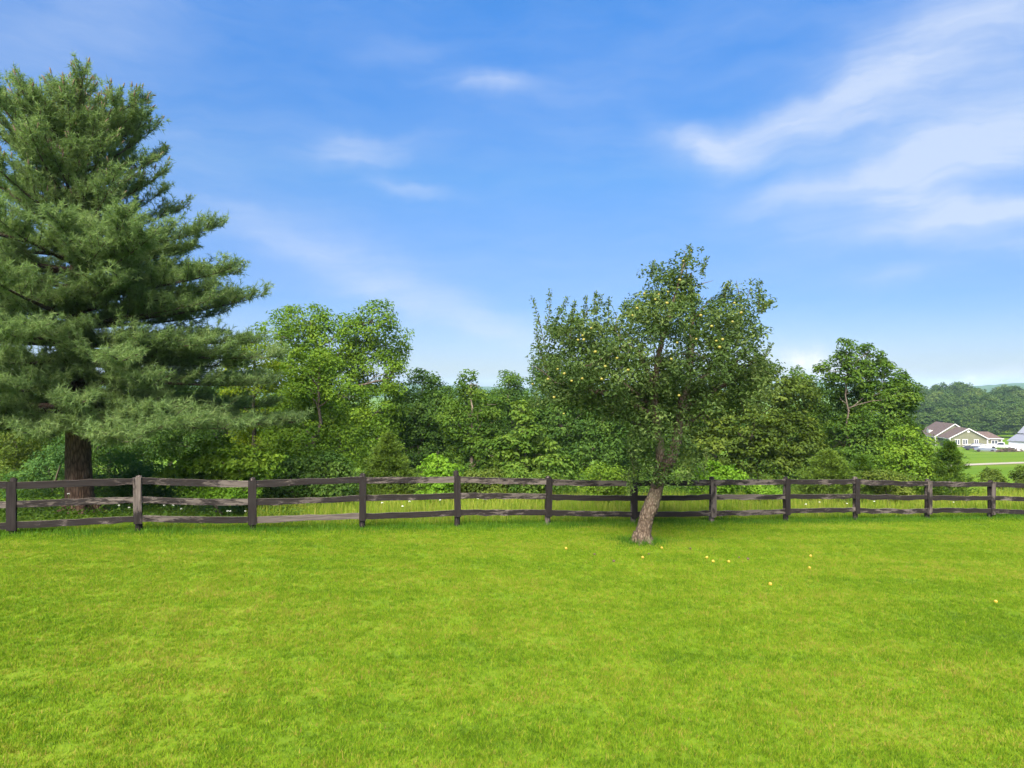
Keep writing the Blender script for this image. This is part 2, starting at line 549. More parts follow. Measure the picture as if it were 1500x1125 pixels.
def far_hills():
    m, N = mat('wooded_hills')
    pos = N.n('ShaderNodeNewGeometry').outputs['Position']
    nz = N.noise(pos, 0.02, 5)
    c = N.ramp(nz, [(0.3, (0.020, 0.050, 0.015)), (0.7, (0.055, 0.100, 0.028))])
    bs = N.n('ShaderNodeBsdfPrincipled', {'Base Color': c, 'Roughness': 1.0, 'Specular IOR Level': 0.0})
    finish(N, bs.outputs[0])
    rng = np.random.default_rng(5)
    az = np.radians(np.linspace(-75, 75, 420))
    pu = 750 + 1000 * np.tan(np.clip(az, -1.2, 1.2))
    prof = np.interp(pu, [-2500, -600, 200, 420, 600, 760, 1000, 1200, 1290, 1370, 1430, 1475, 1560, 2000, 4000],
                     [8, 14, 6, 4, 8, 2, 4, 10, 4, 1, 3, 7, 9, 4, 10])
    prof = prof + 0.5 * np.sin(pu * 0.045) + 0.35 * np.sin(pu * 0.11 + 1) + rng.standard_normal(420) * 0.18
    rad = np.array([1500, 1800, 2100, 2350, 2600, 2850, 3200, 3600.])
    bell = np.array([0, .22, .55, .85, 1, .9, .5, 0])
    V = []
    for r, b in zip(rad, bell):
        top = prof / 1000 * 2600 + 17.5
        h = -14.6 + b * (top + rng.standard_normal(420) * 0.8 * (b > 0))
        V.append(np.stack([np.sin(az) * r, np.cos(az) * r, h], -1))
    V = np.array(V).reshape(-1, 3)
    a, b = len(rad), 420
    i = np.arange(a - 1)[:, None] * b
    j = np.arange(b - 1)[None, :]
    Q = np.stack([i + j, i + j + 1, i + b + j + 1, i + b + j], -1).reshape(-1, 4)
    link('hills', new_mesh('hills', V, [Q], m, smooth=True), kind='structure', label='low wooded hills along the horizon, blue with distance', category='hills')


far_hills()


def strip_on_ground(name, pts, width, m, label, lift=0.03, cat='path'):
    pts = np.array(pts, float)
    d = np.gradient(pts, axis=0)
    d /= np.linalg.norm(d, axis=1)[:, None]
    nr = np.stack([-d[:, 1], d[:, 0]], -1)
    rows = []
    for k in np.linspace(-0.5, 0.5, 5):
        xy = pts + nr * k * width
        z = ground(xy[:, 0], xy[:, 1]) + lift
        rows.append(np.c_[xy, z])
    V = np.array(rows).reshape(-1, 3)
    b = len(pts)
    i = np.arange(4)[:, None] * b
    j = np.arange(b - 1)[None, :]
    Q = np.stack([i + j, i + b + j, i + b + j + 1, i + j + 1], -1).reshape(-1, 4)
    link(name, new_mesh(name, V, [Q], m, smooth=True), kind='structure', label=label, category=cat)


M_gravel = plain_mat('pale_gravel', (0.26, 0.235, 0.18), 0.95, 0.25, 0.6)
dr = []
for u, z in ((1290, 71), (1340, 73), (1390, 75), (1440, 77), (1500, 79.5), (1560, 82), (1640, 86), (1750, 92)):
    dr.append(((u - 750) / F * z, z))
dr = np.array(dr)
dk = np.linspace(0, len(dr) - 1, 40)
dr = np.c_[np.interp(dk, range(len(dr)), dr[:, 0]), np.interp(dk, range(len(dr)), dr[:, 1])]
strip_on_ground('driveway', dr, 4.4, M_gravel, 'pale gravel driveway crossing the field below the house', 0.04)


# ------------------------------------------------------------------ grass
def blades(rng, X, Y, Z, H, Wd, lean, tone, acc=None, tilt_az=None, two=False):
    """triangular blades rooted at X,Y,Z; two = bent blade of quad + tip"""
    n = len(X)
    az = rng.random(n) * 2 * pi
    la = az if tilt_az is None else tilt_az
    root = np.c_[X, Y, Z]
    side = np.c_[np.cos(az), np.sin(az), np.zeros(n)] * (np.broadcast_to(Wd, (n,)) / 2)[:, None]
    ld = np.c_[np.cos(la + pi / 2), np.sin(la + pi / 2), np.zeros(n)]
    H = np.broadcast_to(H, (n,))
    lean = np.broadcast_to(lean, (n,))
    tip = root + ld * (H * np.sin(lean))[:, None] + np.c_[np.zeros(n), np.zeros(n), H * np.cos(lean)]
    if two:
        mid = root + ld * (H * 0.5 * np.sin(lean * 0.4))[:, None] + np.c_[np.zeros(n), np.zeros(n), H * 0.58 * np.cos(lean * 0.4)]
        V = np.stack([root - side, root + side, mid + side * 0.8, mid - side * 0.8, tip], 1).reshape(-1, 3)
        b = np.arange(n)[:, None] * 5
        acc.add(V, Q=b + np.array([[0, 1, 2, 3]]), T=b + np.array([[3, 2, 4]]), tone=np.repeat(np.broadcast_to(tone, (n,)), 5))
    else:
        V = np.stack([root - side, root + side, tip], 1).reshape(-1, 3)
        acc.add(V, T=np.arange(3 * n).reshape(n, 3), tone=np.repeat(np.broadcast_to(tone, (n,)), 3))


def lawn_grass():
    rng = np.random.default_rng(11)
    acc = Acc()
    R = 0.80
    nt = 900
    cx, cy_ = rng.uniform(-R, R, (2, nt))
    per = 12
    th = rng.uniform(0.65, 1.25, nt) * np.where(rng.random(nt) < 0.03, 1.4, 1.0)
    tl = rng.random(nt) * 2 * pi
    ttone = rng.normal(0.5, 0.16, nt)
    idx = np.repeat(np.arange(nt), per)
    n = len(idx)
    X = cx[idx] + rng.normal(0, 0.022, n)
    Y = cy_[idx] + rng.normal(0, 0.022, n)
    H = 0.046 * th[idx] * rng.uniform(0.6, 1.25, n)
    lean = np.abs(rng.normal(0.68, 0.32, n))
    tone = np.clip(ttone[idx] + rng.normal(0, 0.22, n), 0, 1.2)
    blades(rng, X, Y, np.zeros(n) - 0.004, H, rng.uniform(0.005, 0.009, n), lean, tone, acc, tilt_az=tl[idx] + rng.normal(0, 1.0, n))
    me = acc.mesh('lawn_grass', M_blade)
    # the object's own frame lies in the plane of the lawn
    o = link('lawn_grass', me, kind='stuff', label='short mown grass blades covering the lawn', category='grass')
    s0, t0 = 13.0, -7.0
    s1, t1 = 48, 15.5
    x0, y0 = xy_of(s0, t0)
    z0 = float(CAMZ - np.interp(s0, [0, 26.4], [3.12, 4.02]))
    o.location = (x0, y0, z0)
    o.rotation_euler = (0, atan((4.02 - 3.12) / 26.4), FENCE_ANG)
    ng = bpy.data.node_groups.new('lawn_scatter', 'GeometryNodeTree')
    ng.interface.new_socket('Geometry', in_out='INPUT', socket_type='NodeSocketGeometry')
    ng.interface.new_socket('Geometry', in_out='OUTPUT', socket_type='NodeSocketGeometry')
    nd, lk = ng.nodes, ng.links
    gi, go = nd.new('NodeGroupInput'), nd.new('NodeGroupOutput')
    gr = nd.new('GeometryNodeMeshGrid')
    gr.inputs['Size X'].default_value = s1
    gr.inputs['Size Y'].default_value = 2 * abs(t0)
    gr.inputs['Vertices X'].default_value = int(s1 / 1.0)
    gr.inputs['Vertices Y'].default_value = int(2 * abs(t0) / 1.0) + 1
    sp = nd.new('GeometryNodeSetPosition')
    lk.new(gr.outputs['Mesh'], sp.inputs['Geometry'])
    # follow the land: slope along the fence plus a gentle undulation
    pos = nd.new('GeometryNodeInputPosition')
    sx = nd.new('ShaderNodeSeparateXYZ')
    lk.new(pos.outputs[0], sx.inputs[0])

    def M(op, a, b=0.0):
        q = nd.new('ShaderNodeMath')
        q.operation = op
        for i, v in enumerate((a, b)):
            if hasattr(v, 'is_output'):
                lk.new(v, q.inputs[i])
            else:
                q.inputs[i].default_value = v
        return q.outputs[0]
    s = M('ADD', sx.outputs[0], s0)
    t = M('ADD', sx.outputs[1], t0)
    lo = M('MULTIPLY', M('MINIMUM', s, 0.0), -(3.12 - 2.6) / 30)
    mi = M('MULTIPLY', M('MINIMUM', M('MAXIMUM', s, 0.0), 26.4), -(4.02 - 3.12) / 26.4)
    hi = M('MULTIPLY', M('MAXIMUM', M('SUBTRACT', s, 26.4), 0.0), -(4.35 - 4.02) / 18.6)
    z = M('ADD', M('ADD', lo, mi), hi)
    u1 = M('MULTIPLY', M('MULTIPLY', M('SINE', M('ADD', M('MULTIPLY', s, 0.45), 1.3)), M('SINE', M('ADD', M('MULTIPLY', t, 0.4), 0.4))), 0.020)
    z = M('ADD', z, u1)
    z = M('ADD', z, CAMZ - 3.12 - z0)
    z = M('ADD', z, M('MULTIPLY', sx.outputs[0], (4.02 - 3.12) / 26.4))      # the object itself is tilted to the slope
    cb = nd.new('ShaderNodeCombineXYZ')
    lk.new(z, cb.inputs[2])
    lk.new(cb.outputs[0], sp.inputs['Offset'])
    rv = nd.new('FunctionNodeRandomValue')
    rv.data_type = 'FLOAT_VECTOR'
    rv.inputs[0].default_value = (0, 0, 0)
    rv.inputs[1].default_value = (0, 0, 2 * pi)
    rs = nd.new('FunctionNodeRandomValue')
    rs.data_type = 'FLOAT_VECTOR'
    rs.inputs[0].default_value = (1.0, 1.0, 0.85)
    rs.inputs[1].default_value = (1.1, 1.1, 1.2)
    ip = nd.new('GeometryNodeInstanceOnPoints')
    lk.new(sp.outputs[0], ip.inputs['Points'])
    lk.new(gi.outputs[0], ip.inputs['Instance'])
    lk.new(rv.outputs[0], ip.inputs['Rotation'])
    lk.new(rs.outputs[0], ip.inputs['Scale'])
    lk.new(ip.outputs[0], go.inputs[0])
    md = o.modifiers.new('scatter', 'NODES')
    md.node_group = ng


lawn_grass()


def grass_strip(name, label, n, srange, tfun, H, Wd, m, seed, tone=(0.5, 0.2), lean=0.4, clump=None, heads=0.0):
    rng = np.random.default_rng(seed)
    s = rng.uniform(*srange, n)
    t = tfun(rng, s)
    if clump:
        s = s + clump * np.sin(s * 9 + t * 5) * 0.3
    x, y = xy_of(s, t)
    z = ground(x, y) - 0.01
    acc = Acc()
    h = rng.uniform(*H, n) * (0.75 + 0.35 * np.sin(s * 1.7 + 0.7 * np.sin(t * 3)) ** 2)
    blades(rng, x, y, z, h, Wd * rng.uniform(0.7, 1.3, n), np.abs(rng.normal(lean, 0.25, n)), np.clip(rng.normal(*tone, n), 0, 1), acc, two=True)
    return link(name, acc.mesh(name, m), kind='stuff', label=label, category='grass')


grass_strip('fence_grass', 'taller darker grass left uncut in a strip under the board fence', 42000, (-5, 36),
            lambda r, s: np.clip(r.normal(0.10, 0.28, len(s)), -0.62, 0.9) - 0.12 + 0.05 * np.sin(s * 3), (0.07, 0.18), 0.009, M_tall, 21, (0.45, 0.2), 0.45)
grass_strip('meadow_grass', 'tall pale seeding grass growing just behind the board fence', 56000, (4.5, 42),
            lambda r, s: r.uniform(0.5, 7.0, len(s)), (0.22, 0.52), 0.010, M_meadow, 22, (0.5, 0.25), 0.3)

# ------------------------------------------------------------------ board fence
POST_U = [-185, 21, 205, 371, 531, 670, 802, 927, 1042, 1150, 1252, 1357, 1449, 1538, 1625]
#            top rail, middle rail, bottom rail rows at each post (photo px); posts outside the frame extrapolated
RAILS = {
    'top': [712, 705, 698.5, 703.5, 698, 697, 700, 702.5, 702, 701.5, 701, 704, 705.5, 711, 716],
    'mid': [742, 733, 726, 729.5, 724.5, 721.5, 722.5, 724.5, 723, 723, 722.5, 724, 725, 730, 735],
    'low': [775, 763.5, 754, 756, 750.5, 745.5, 745.5, 748.5, 747, 744.5, 742.5, 743.5, 744.5, 749, 754],
}


def fence_xy(u):
    # intersection of the view ray with the fence line
    k = (u - 750) / F
    a = np.array([[FD[0], -k], [FD[1], -1.0]])
    s, z = np.linalg.solve(a, -FA)
    return float(s), float(z)


fence = thing('board_fence', 'black three rail board fence with flaking paint along the far edge of the lawn', 'fence', (float(FA[0]), float(FA[1]), 0))
frng = np.random.default_rng(3)


def rail_mesh(s0, z0, s1, z1, h, th, off, m, seed, sag=0.0, world=True):
    """a board from (s0,z0) to (s1,z1): object origin at its left end, X along the fence"""
    r = np.random.default_rng(seed)
    n = 11
    L = s1 - s0
    x = np.linspace(0, L, n)
    zc = np.linspace(0, z1 - z0, n) - sag * np.sin(np.linspace(0, pi, n)) + r.normal(0, 0.005, n)
    warp = 0.012 * np.sin(np.linspace(0, pi * r.uniform(0.7, 2.0), n) + r.uniform(0, 3)) * (np.minimum(np.arange(n), n - 1 - np.arange(n)) / 5)
    V, Q, mi = [], [], []
    for i in range(n):
        top = zc[i] + r.normal(0, 0.004)
        bot = zc[i] - h + r.normal(0, 0.007)
        y = warp[i]
        V += [(x[i], y - th / 2, bot), (x[i], y - th / 2, top), (x[i], y + th / 2, top), (x[i], y + th / 2, bot)]
    for i in range(n - 1):
        a, b = i * 4, i * 4 + 4
        Q += [(a, b, b + 1, a + 1), (a + 1, b + 1, b + 2, a + 2), (a + 2, b + 2, b + 3, a + 3), (a + 3, b + 3, b, a)]
        mi += [0, 1, 0, 0]
    Q += [(0, 1, 2, 3), (4 * n - 1, 4 * n - 2, 4 * n - 3, 4 * n - 4)]
    mi += [1, 1]
    me = new_mesh('rail', V, [np.array(Q)], [m, M_edge], midx=mi)
    return me


sz = [fence_xy(u) for u in POST_U]
row_h = {'top': 0.150, 'mid': 0.142, 'low': 0.142}
bare_labels = {('low', 3): 'bare unpainted pinkish wood rail', }
worn = {('top', 5), ('top', 6), ('mid', 3), ('mid', 8), ('low', 5), ('top', 4), ('low', 10), ('top', 8), ('low', 12)}


def s_to_world(s, off, z):
    x, y = xy_of(s, off)
    return (x - FA[0], y - FA[1], z)


for i in range(len(POST_U) - 1):
    for row in ('top', 'mid', 'low'):
        sa, za = sz[i]
        sb, zb = sz[i + 1]
        ha = CAMZ - (RAILS[row][i] - HOR) / F * za
        hb = CAMZ - (RAILS[row][i + 1] - HOR) / F * zb
        jit = frng.normal(0, 0.006)
        key = (row, i)
        m = M_bare if key in bare_labels else (M_board_worn if key in worn else M_board)
        me = rail_mesh(sa + 0.004, ha + jit, sb - 0.004, hb + jit, row_h[row] * (1 if i < 8 else 0.97), 0.026, 0, m, 100 + i * 3 + len(row),
                       sag=frng.uniform(-0.008, 0.022))
        o = link('rail', me, fence)
        o.location = s_to_world(sa + 0.004, -0.085, ha + jit)
        o.rotation_euler = (0, 0, FENCE_ANG)
        if key in bare_labels:
            o['label'] = bare_labels[key]


def post_mesh(h, r, seed):
    rr = np.random.default_rng(seed)
    acc = Acc()
    nz = 7
    zz = np.linspace(-0.25, h, nz)
    bend = np.c_[rr.normal(0, 0.006, nz), rr.normal(0, 0.006, nz), zz]
    acc.tube(bend, np.linspace(r * 1.08, r * 0.95, nz), 10, 0.03, rr)
    return acc.mesh('post', M_postbase, smooth=True)


def batten_mesh(h, w, seed):
    rr = np.random.default_rng(seed)
    n = 6
    V, Q = [], []
    for i in range(n):
        z = h * i / (n - 1)
        e = rr.normal(0, 0.003, 2)
        V += [(-w / 2 + e[0], -0.013, z), (w / 2 + e[1], -0.013, z), (w / 2 + e[1], 0.013, z), (-w / 2 + e[0], 0.013, z)]
    for i in range(n - 1):
        a, b = 4 * i, 4 * i + 4
        for k in range(4):
            Q.append((a + k, a + (k + 1) % 4, b + (k + 1) % 4, b + k))
    Q += [(3, 2, 1, 0), (4 * n - 4, 4 * n - 3, 4 * n - 2, 4 * n - 1)]
    return Q, V


for i, (s, z) in enumerate(sz):
    x, y = xy_of(s, 0)
    g = float(ground(x, y))
    top = CAMZ - (RAILS['top'][i] - HOR) / F * z
    lowb = CAMZ - (RAILS['low'][i] - HOR) / F * z - 0.145
    prot = [0.02, 0.06, 0.02, 0.05, 0.06, 0.12, 0.03, 0.04, 0.06, 0.05, 0.04, 0.04, 0.03, 0.03, 0.03][i]
    po = link('post', post_mesh(top - g + prot, 0.070, 300 + i), fence)
    po.location = s_to_world(s, 0, g)
    po.rotation_euler = (frng.normal(0, 0.008), frng.normal(0, 0.01), FENCE_ANG)
    w = 0.185 if i in (1, 3) else (0.16 if i < 9 else 0.15)
    Q, V = batten_mesh(top - lowb + 0.045, w, 400 + i)
    bm = M_batten_worn if i in (2, 8, 11, 12) else M_batten
    ba = link('batten', new_mesh('batten', V, [np.array(Q)], bm), po)
    ba.location = (0, -0.114, lowb - 0.035 - g)
    if i == 2:
        ba['label'] = 'upright board worn to bare grey wood with a black paint swirl'


# ------------------------------------------------------------------ broadleaf trees
def unit(v):
    return v / (np.linalg.norm(v, axis=-1, keepdims=True) + 1e-9)


def crown_mesh(lobes, m, rng, leaf=0.12, lw=0.6, sub=0.45, fill=1.0, per=46, flat=0.62, up=0.6, jitter=0.7, tone=0.5, tonev=0.16, hang=0.0):
    """lobes: centre + radii in metres (relative to the tree base). Leaf clumps sit through each lobe, thickest near its skin."""
    acc = Acc()
    sub = sub * 1.10
    per = per * 1.25
    for (c, r) in lobes:
        area = 4 * pi * ((r[0] * r[1]) ** 1.6 / 3 + (r[0] * r[2]) ** 1.6 / 3 + (r[1] * r[2]) ** 1.6 / 3) ** (1 / 1.6)
        k = max(4, int(fill * 0.92 * area / (sub * sub)))
        d = unit(rng.standard_normal((k, 3)))
        rad = rng.uniform(0.35, 1.0, k) ** 0.45 * rng.choice([1.0, 1.12], k, p=[0.8, 0.2])
        cc = c + d * rad[:, None] * r
        sr = sub * rng.uniform(0.65, 1.3, k)
        ct = tone + rng.normal(0, tonev, k)
        nl = np.maximum(6, (per * (sr / sub) ** 2 * rng.uniform(0.6, 1.3, k)).astype(int))
        idx = np.repeat(np.arange(k), nl)
        n = len(idx)
        e = unit(rng.standard_normal((n, 3)) + np.array([0, 0, 0.25]) + 0.35 * d[idx])
        rr = rng.uniform(0.2, 1.0, n) ** 0.6
        pos = cc[idx] + e * (rr * sr[idx])[:, None] * np.array([1, 1, flat])
        nrm = unit(0.45 * e + np.array([0, 0, up]) + jitter * rng.standard_normal((n, 3)) * 0.6 + 0.25 * d[idx])
        td = unit(e * np.array([1, 1, 0.4]) + 0.6 * rng.standard_normal((n, 3)) + np.array([0, 0, -hang]))
        L = leaf * rng.uniform(0.65, 1.25, n)
        acc.leaves(pos, nrm, L, L * lw, rng, np.clip(ct[idx] + rng.normal(0, 0.14, n), 0, 1), tdir=td)
    return acc


def limb_path(a, b, rng, n=7, wob=0.06, lift=0.12):
    t = np.linspace(0, 1, n)[:, None]
    L = np.linalg.norm(b - a)
    p = a + (b - a) * t
    p = p + np.sin(t * pi) * np.array([0, 0, lift * L * 0.3]) * 1.0
    w = rng.normal(0, wob * L * 0.35, (n, 3)) * np.sin(t * pi)
    return p + w


def broadleaf(name, label, cat, z, base_u, lobes_px, leafm, seed, leaf=0.12, sub=0.42, fill=1.0, per=46, bark=None, trunk_r=None, flat=0.62,
              depth=0.85, dz=None, tone=0.5, lw=0.6, group=None, up=0.6, up_px=None, hang=0.0, stems=1):
    rng = np.random.default_rng(seed)
    base = GP(base_u, z)
    t = thing(name, label, cat, base, group)
    lobes = []
    for q in lobes_px:
        u, v, rx, ry = q[:4]
        zz = z + (q[4] if len(q) > 4 else rng.uniform(-1, 1) * (1.1 if dz is None else dz))
        c = P(u, v, zz) - base
        k = zz / F
        lobes.append((c, np.array([rx * k, max(rx, ry) * k * depth, ry * k]) * 0.90))
    acc = crown_mesh(lobes, leafm, rng, leaf, lw, sub, fill, per, flat, up, tone=tone, hang=hang)
    cr = link('crown', acc.mesh(name + '_crown', leafm), t)
    cr['kind'] = 'stuff'
    # trunk with limbs reaching into every lobe
    ta = Acc()
    top = max(lobes, key=lambda l: l[0][2])
    H = top[0][2]
    r0 = trunk_r or max(0.05, H * 0.022)
    for sidx in range(stems):
        off = np.array([rng.normal(0, 0.15), rng.normal(0, 0.15), 0]) * (stems > 1)
        tp = limb_path(np.array([0, 0, -0.15]) + off, top[0] * np.array([0.9, 0.9, 1]), rng, 10, 0.04, 0.0)
        ta.tube(tp, np.linspace(r0, r0 * 0.25, 10), 8, 0.04, rng)
    for (c, r) in lobes:
        f = min(0.85, max(0.12, (c[2] - r[2] * 1.2) / max(H, 0.1)))
        j = f * 9
        a = tp[int(j)] + (tp[min(9, int(j) + 1)] - tp[int(j)]) * (j - int(j))
        lp = limb_path(a, c, rng, 6, 0.08, 0.1)
        rr = r0 * (0.5 - 0.25 * f)
        ta.tube(lp, np.linspace(rr, rr * 0.3, 6), 6)
        for _ in range(4):
            e = c + unit(rng.standard_normal(3)) * r * 0.8
            ta.tube(limb_path(lp[3 + rng.integers(0, 3)], e, rng, 4, 0.1, 0.1), np.linspace(rr * 0.35, 0.008, 4), 5)
    link('trunk', ta.mesh(name + '_trunk', bark or M_bark, smooth=True), t)
    return t


B = broadleaf
# --- tall and middle trees of the tree line, left to right
B('tree', 'tall light green tree with two rounded tops just right of the pine', 'tree', 34, 515,
  [(447, 470, 40, 34), (412, 492, 36, 34), (482, 500, 46, 42), (520, 500, 26, 38), (548, 468, 30, 30), (570, 505, 28, 36), (546, 535, 46, 42),
   (450, 540, 52, 42), (497, 560, 55, 46), (580, 552, 16, 22), (560, 598, 34, 44), (500, 620, 55, 46), (440, 600, 45, 45), (540, 650, 45, 40)],
  M_lf['bright'], 101, 0.15, 0.50, 1.0, 44, depth=0.9, tone=0.52)
B('tree', 'yellow green tree top showing behind the right edge of the pine', 'tree', 30, 372,
  [(372, 520, 34, 26), (350, 552, 28, 30), (398, 550, 28, 28), (370, 590, 42, 42), (385, 640, 42, 40)], M_lf['yellow'], 102, 0.13, 0.42, 1.0, 44)
B('tree', 'light green young tree with a yellow green side bough below the two topped tree', 'tree', 27, 455,
  [(438, 538, 26, 24), (470, 535, 24, 20), (455, 570, 34, 30), (428, 600, 36, 36), (470, 605, 40, 38), (506, 578, 28, 13), (450, 650, 46, 40), (498, 655, 40, 38), (412, 655, 30, 34)],
  M_lf['bright'], 103, 0.125, 0.38, 1.0, 44, tone=0.58)
B('tree', 'dark green tree with a jagged double top right of the two topped tree', 'tree', 37, 618,
  [(618, 566, 24, 26), (642, 578, 18, 24), (600, 600, 34, 34), (638, 610, 36, 36), (612, 652, 46, 42), (650, 660, 36, 40), (590, 660, 36, 40)], M_lf['dark'], 104, 0.16, 0.46, 1.0, 44)
B('tree', 'pointed mid green tree with a thin pinkish trunk showing through its leaves', 'tree', 33, 690,
  [(690, 562, 17, 20), (682, 590, 32, 24), (714, 594, 22, 22), (704, 622, 40, 28), (668, 618, 28, 24), (722, 655, 36, 26), (690, 660, 40, 30), (735, 688, 40, 26), (700, 700, 45, 28)],
  M_lf['mid'], 105, 0.15, 0.42, 1.0, 44, bark=M_barkpale, flat=0.5)
B('tree', 'distant dark tree with a flat umbrella top in the gap left of the apple tree', 'tree', 46, 745,
  [(744, 554, 14, 8), (748, 562, 17, 8), (744, 584, 26, 18), (732, 612, 28, 30), (762, 610, 26, 30), (742, 660, 40, 40)], M_lf['dark'], 106, 0.18, 0.5, 1.0, 40)
B('tree', 'young broad leaved tree with a pale pointed crown left of the apple tree', 'tree', 29, 768,
  [(765, 600, 16, 18), (768, 628, 24, 22), (755, 655, 30, 22), (788, 660, 30, 24), (770, 690, 42, 24), (812, 684, 30, 22)],
  M_lf['mid'], 107, 0.20, 0.40, 0.9, 34, flat=0.42, tone=0.66, up=0.9)
B('tree', 'big dark green tree standing behind the left half of the apple tree', 'tree', 39, 850,
  [(797, 545, 22, 24), (838, 556, 46, 42), (790, 585, 26, 28), (830, 620, 56, 44), (905, 600, 60, 56), (870, 655, 60, 42), (930, 660, 52, 42), (815, 672, 45, 36)], M_lf['dark'], 108, 0.17, 0.50, 1.05, 44)
B('tree', 'broad olive green tree filling the space right of the apple trunk', 'tree', 33, 1095,
  [(1030, 605, 46, 46), (1082, 572, 44, 40), (1116, 548, 22, 22), (1134, 572, 34, 32), (1168, 580, 28, 30), (1100, 630, 56, 46), (1040, 662, 48, 38), (1150, 640, 48, 44), (1110, 680, 55, 36), (1178, 676, 34, 34)],
  M_lf['olive'], 109, 0.19, 0.46, 1.0, 38, flat=0.45, up=0.85, tone=0.45)
B('tree', 'loose dark green tree between the olive green tree and the sparse topped tree', 'tree', 38, 1200,
  [(1168, 552, 14, 16), (1182, 566, 18, 20), (1205, 590, 24, 22), (1195, 630, 36, 40), (1212, 660, 36, 34)], M_lf['mid'], 110, 0.16, 0.44, 1.0, 40)
B('tree', 'tall tree with a sparse ragged top at the right end of the tree line', 'tree', 35, 1240,
  [(1240, 508, 13, 9), (1230, 527, 10, 9), (1272, 516, 16, 11), (1258, 538, 18, 10), (1218, 546, 6, 11), (1206, 540, 4, 9), (1284, 540, 20, 15), (1306, 555, 22, 20), (1243, 528, 14, 12), (1238, 552, 16, 14), (1262, 556, 22, 16), (1222, 572, 18, 18), (1330, 578, 12, 18), (1290, 575, 32, 22),
   (1316, 590, 22, 28), (1250, 590, 26, 20), (1280, 625, 42, 38), (1238, 640, 30, 36), (1312, 640, 30, 36), (1270, 675, 46, 34)],
  M_lf['mid'], 111, 0.16, 0.36, 0.9, 40, trunk_r=0.07)
B('tree', 'yellow green tree at the left edge behind the fence', 'tree', 29, 20,
  [(25, 648, 34, 30), (-10, 660, 36, 36), (45, 675, 30, 26), (0, 700, 40, 30)], M_lf['olive'], 112, 0.13, 0.42, 1.0, 44, tone=0.65)
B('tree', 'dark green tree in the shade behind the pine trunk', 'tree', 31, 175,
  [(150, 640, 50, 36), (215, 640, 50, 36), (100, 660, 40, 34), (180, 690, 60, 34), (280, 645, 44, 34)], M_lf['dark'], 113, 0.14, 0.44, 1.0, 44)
# --- shrubs
B('shrub', 'blue green shrub left of the pine trunk behind the fence', 'shrub', 25, 75, [(72, 690, 34, 26), (95, 660, 24, 20), (40, 712, 34, 22), (85, 725, 30, 20)], M_lf['blue'], 120, 0.10, 0.32, 1.0, 44, dz=0.5)
B('shrub', 'blue green shrub right of the pine trunk behind the fence', 'shrub', 21.5, 195, [(178, 690, 34, 28), (215, 705, 34, 24), (160, 715, 26, 22), (240, 715, 28, 20), (205, 728, 40, 16)], M_lf['blue'], 121, 0.10, 0.32, 1.0, 44, dz=0.5)
B('shrub', 'bright green bush with feathery leaves in front of the pine boughs', 'shrub', 19.0, 315,
  [(318, 660, 24, 16), (345, 680, 38, 26), (295, 684, 34, 24), (262, 702, 24, 18), (335, 708, 44, 24), (385, 680, 28, 20)], M_lf['bright'], 122, 0.13, 0.30, 1.0, 40, dz=0.6, tone=0.72, flat=0.4)
B('shrub', 'low yellow green bush glimpsed through the third gap of the fence', 'shrub', 18.4, 330, [(300, 715, 26, 14), (350, 720, 26, 12), (322, 724, 34, 12)], M_lf['lime'], 123, 0.09, 0.24, 1.0, 44, dz=0.4)
B('shrub', 'dark bushy shrub under the light green young tree', 'shrub', 21.0, 445,
  [(405, 690, 30, 26), (440, 690, 34, 24), (480, 690, 36, 28), (425, 715, 40, 20), (490, 716, 36, 18)], M_lf['dark'], 124, 0.12, 0.32, 1.0, 44, dz=0.5, tone=0.6)
B('shrub', 'small lime green sapling right of the left olive juniper', 'sapling', 22.6, 641,
  [(641, 668, 10, 12), (636, 684, 20, 13), (652, 690, 20, 12), (640, 706, 30, 14), (640, 722, 24, 10)], M_lf['lime'], 125, 0.11, 0.24, 1.0, 40, dz=0.3, flat=0.45)
B('shrub', 'low mid green bush right of the lime sapling', 'shrub', 24, 705, [(690, 706, 22, 14), (722, 704, 24, 15), (705, 718, 34, 13)], M_lf['olive'], 126, 0.11, 0.26, 1.0, 40, dz=0.4, tone=0.6)
B('shrub', 'low bush with bright leaf edges below the young broad leaved tree', 'shrub', 24, 775, [(760, 706, 28, 14), (795, 708, 26, 14), (776, 722, 34, 12)], M_lf['mid'], 127, 0.12, 0.28, 1.0, 40, dz=0.4, tone=0.72)
B('shrub', 'yellow green bush left of the apple trunk behind the fence', 'shrub', 23, 895, [(876, 694, 18, 14), (905, 700, 26, 14), (890, 715, 36, 14)], M_lf['bright'], 128, 0.10, 0.26, 1.0, 42, dz=0.4, tone=0.68)
B('shrub', 'bright green bush behind the fence just right of the apple trunk', 'shrub', 24, 1045, [(1040, 690, 24, 14), (1065, 697, 22, 13), (1045, 712, 36, 15)], M_lf['lime'], 129, 0.12, 0.26, 1.0, 38, dz=0.4, tone=0.4)
B('shrub', 'small lime bush seen through the fence below the olive green tree', 'shrub', 24, 1115, [(1110, 716, 20, 10), (1128, 722, 18, 9)], M_lf['lime'], 130, 0.09, 0.22, 1.0, 42, dz=0.3)
B('shrub', 'round bright green bush near the right end of the tree line', 'shrub', 27, 1335,
  [(1322, 642, 20, 16), (1345, 660, 30, 22), (1312, 670, 26, 24), (1370, 668, 18, 18), (1340, 694, 40, 26), (1300, 700, 26, 22)], M_lf['bright'], 131, 0.12, 0.34, 1.0, 44, dz=0.7, tone=0.62)
B('shrub', 'low yellow green bush in front of the round bush behind the fence', 'shrub', 24.5, 1305, [(1290, 702, 22, 12), (1318, 706, 22, 12), (1305, 718, 32, 12)], M_lf['olive'], 132, 0.10, 0.26, 1.0, 42, dz=0.4, tone=0.75)
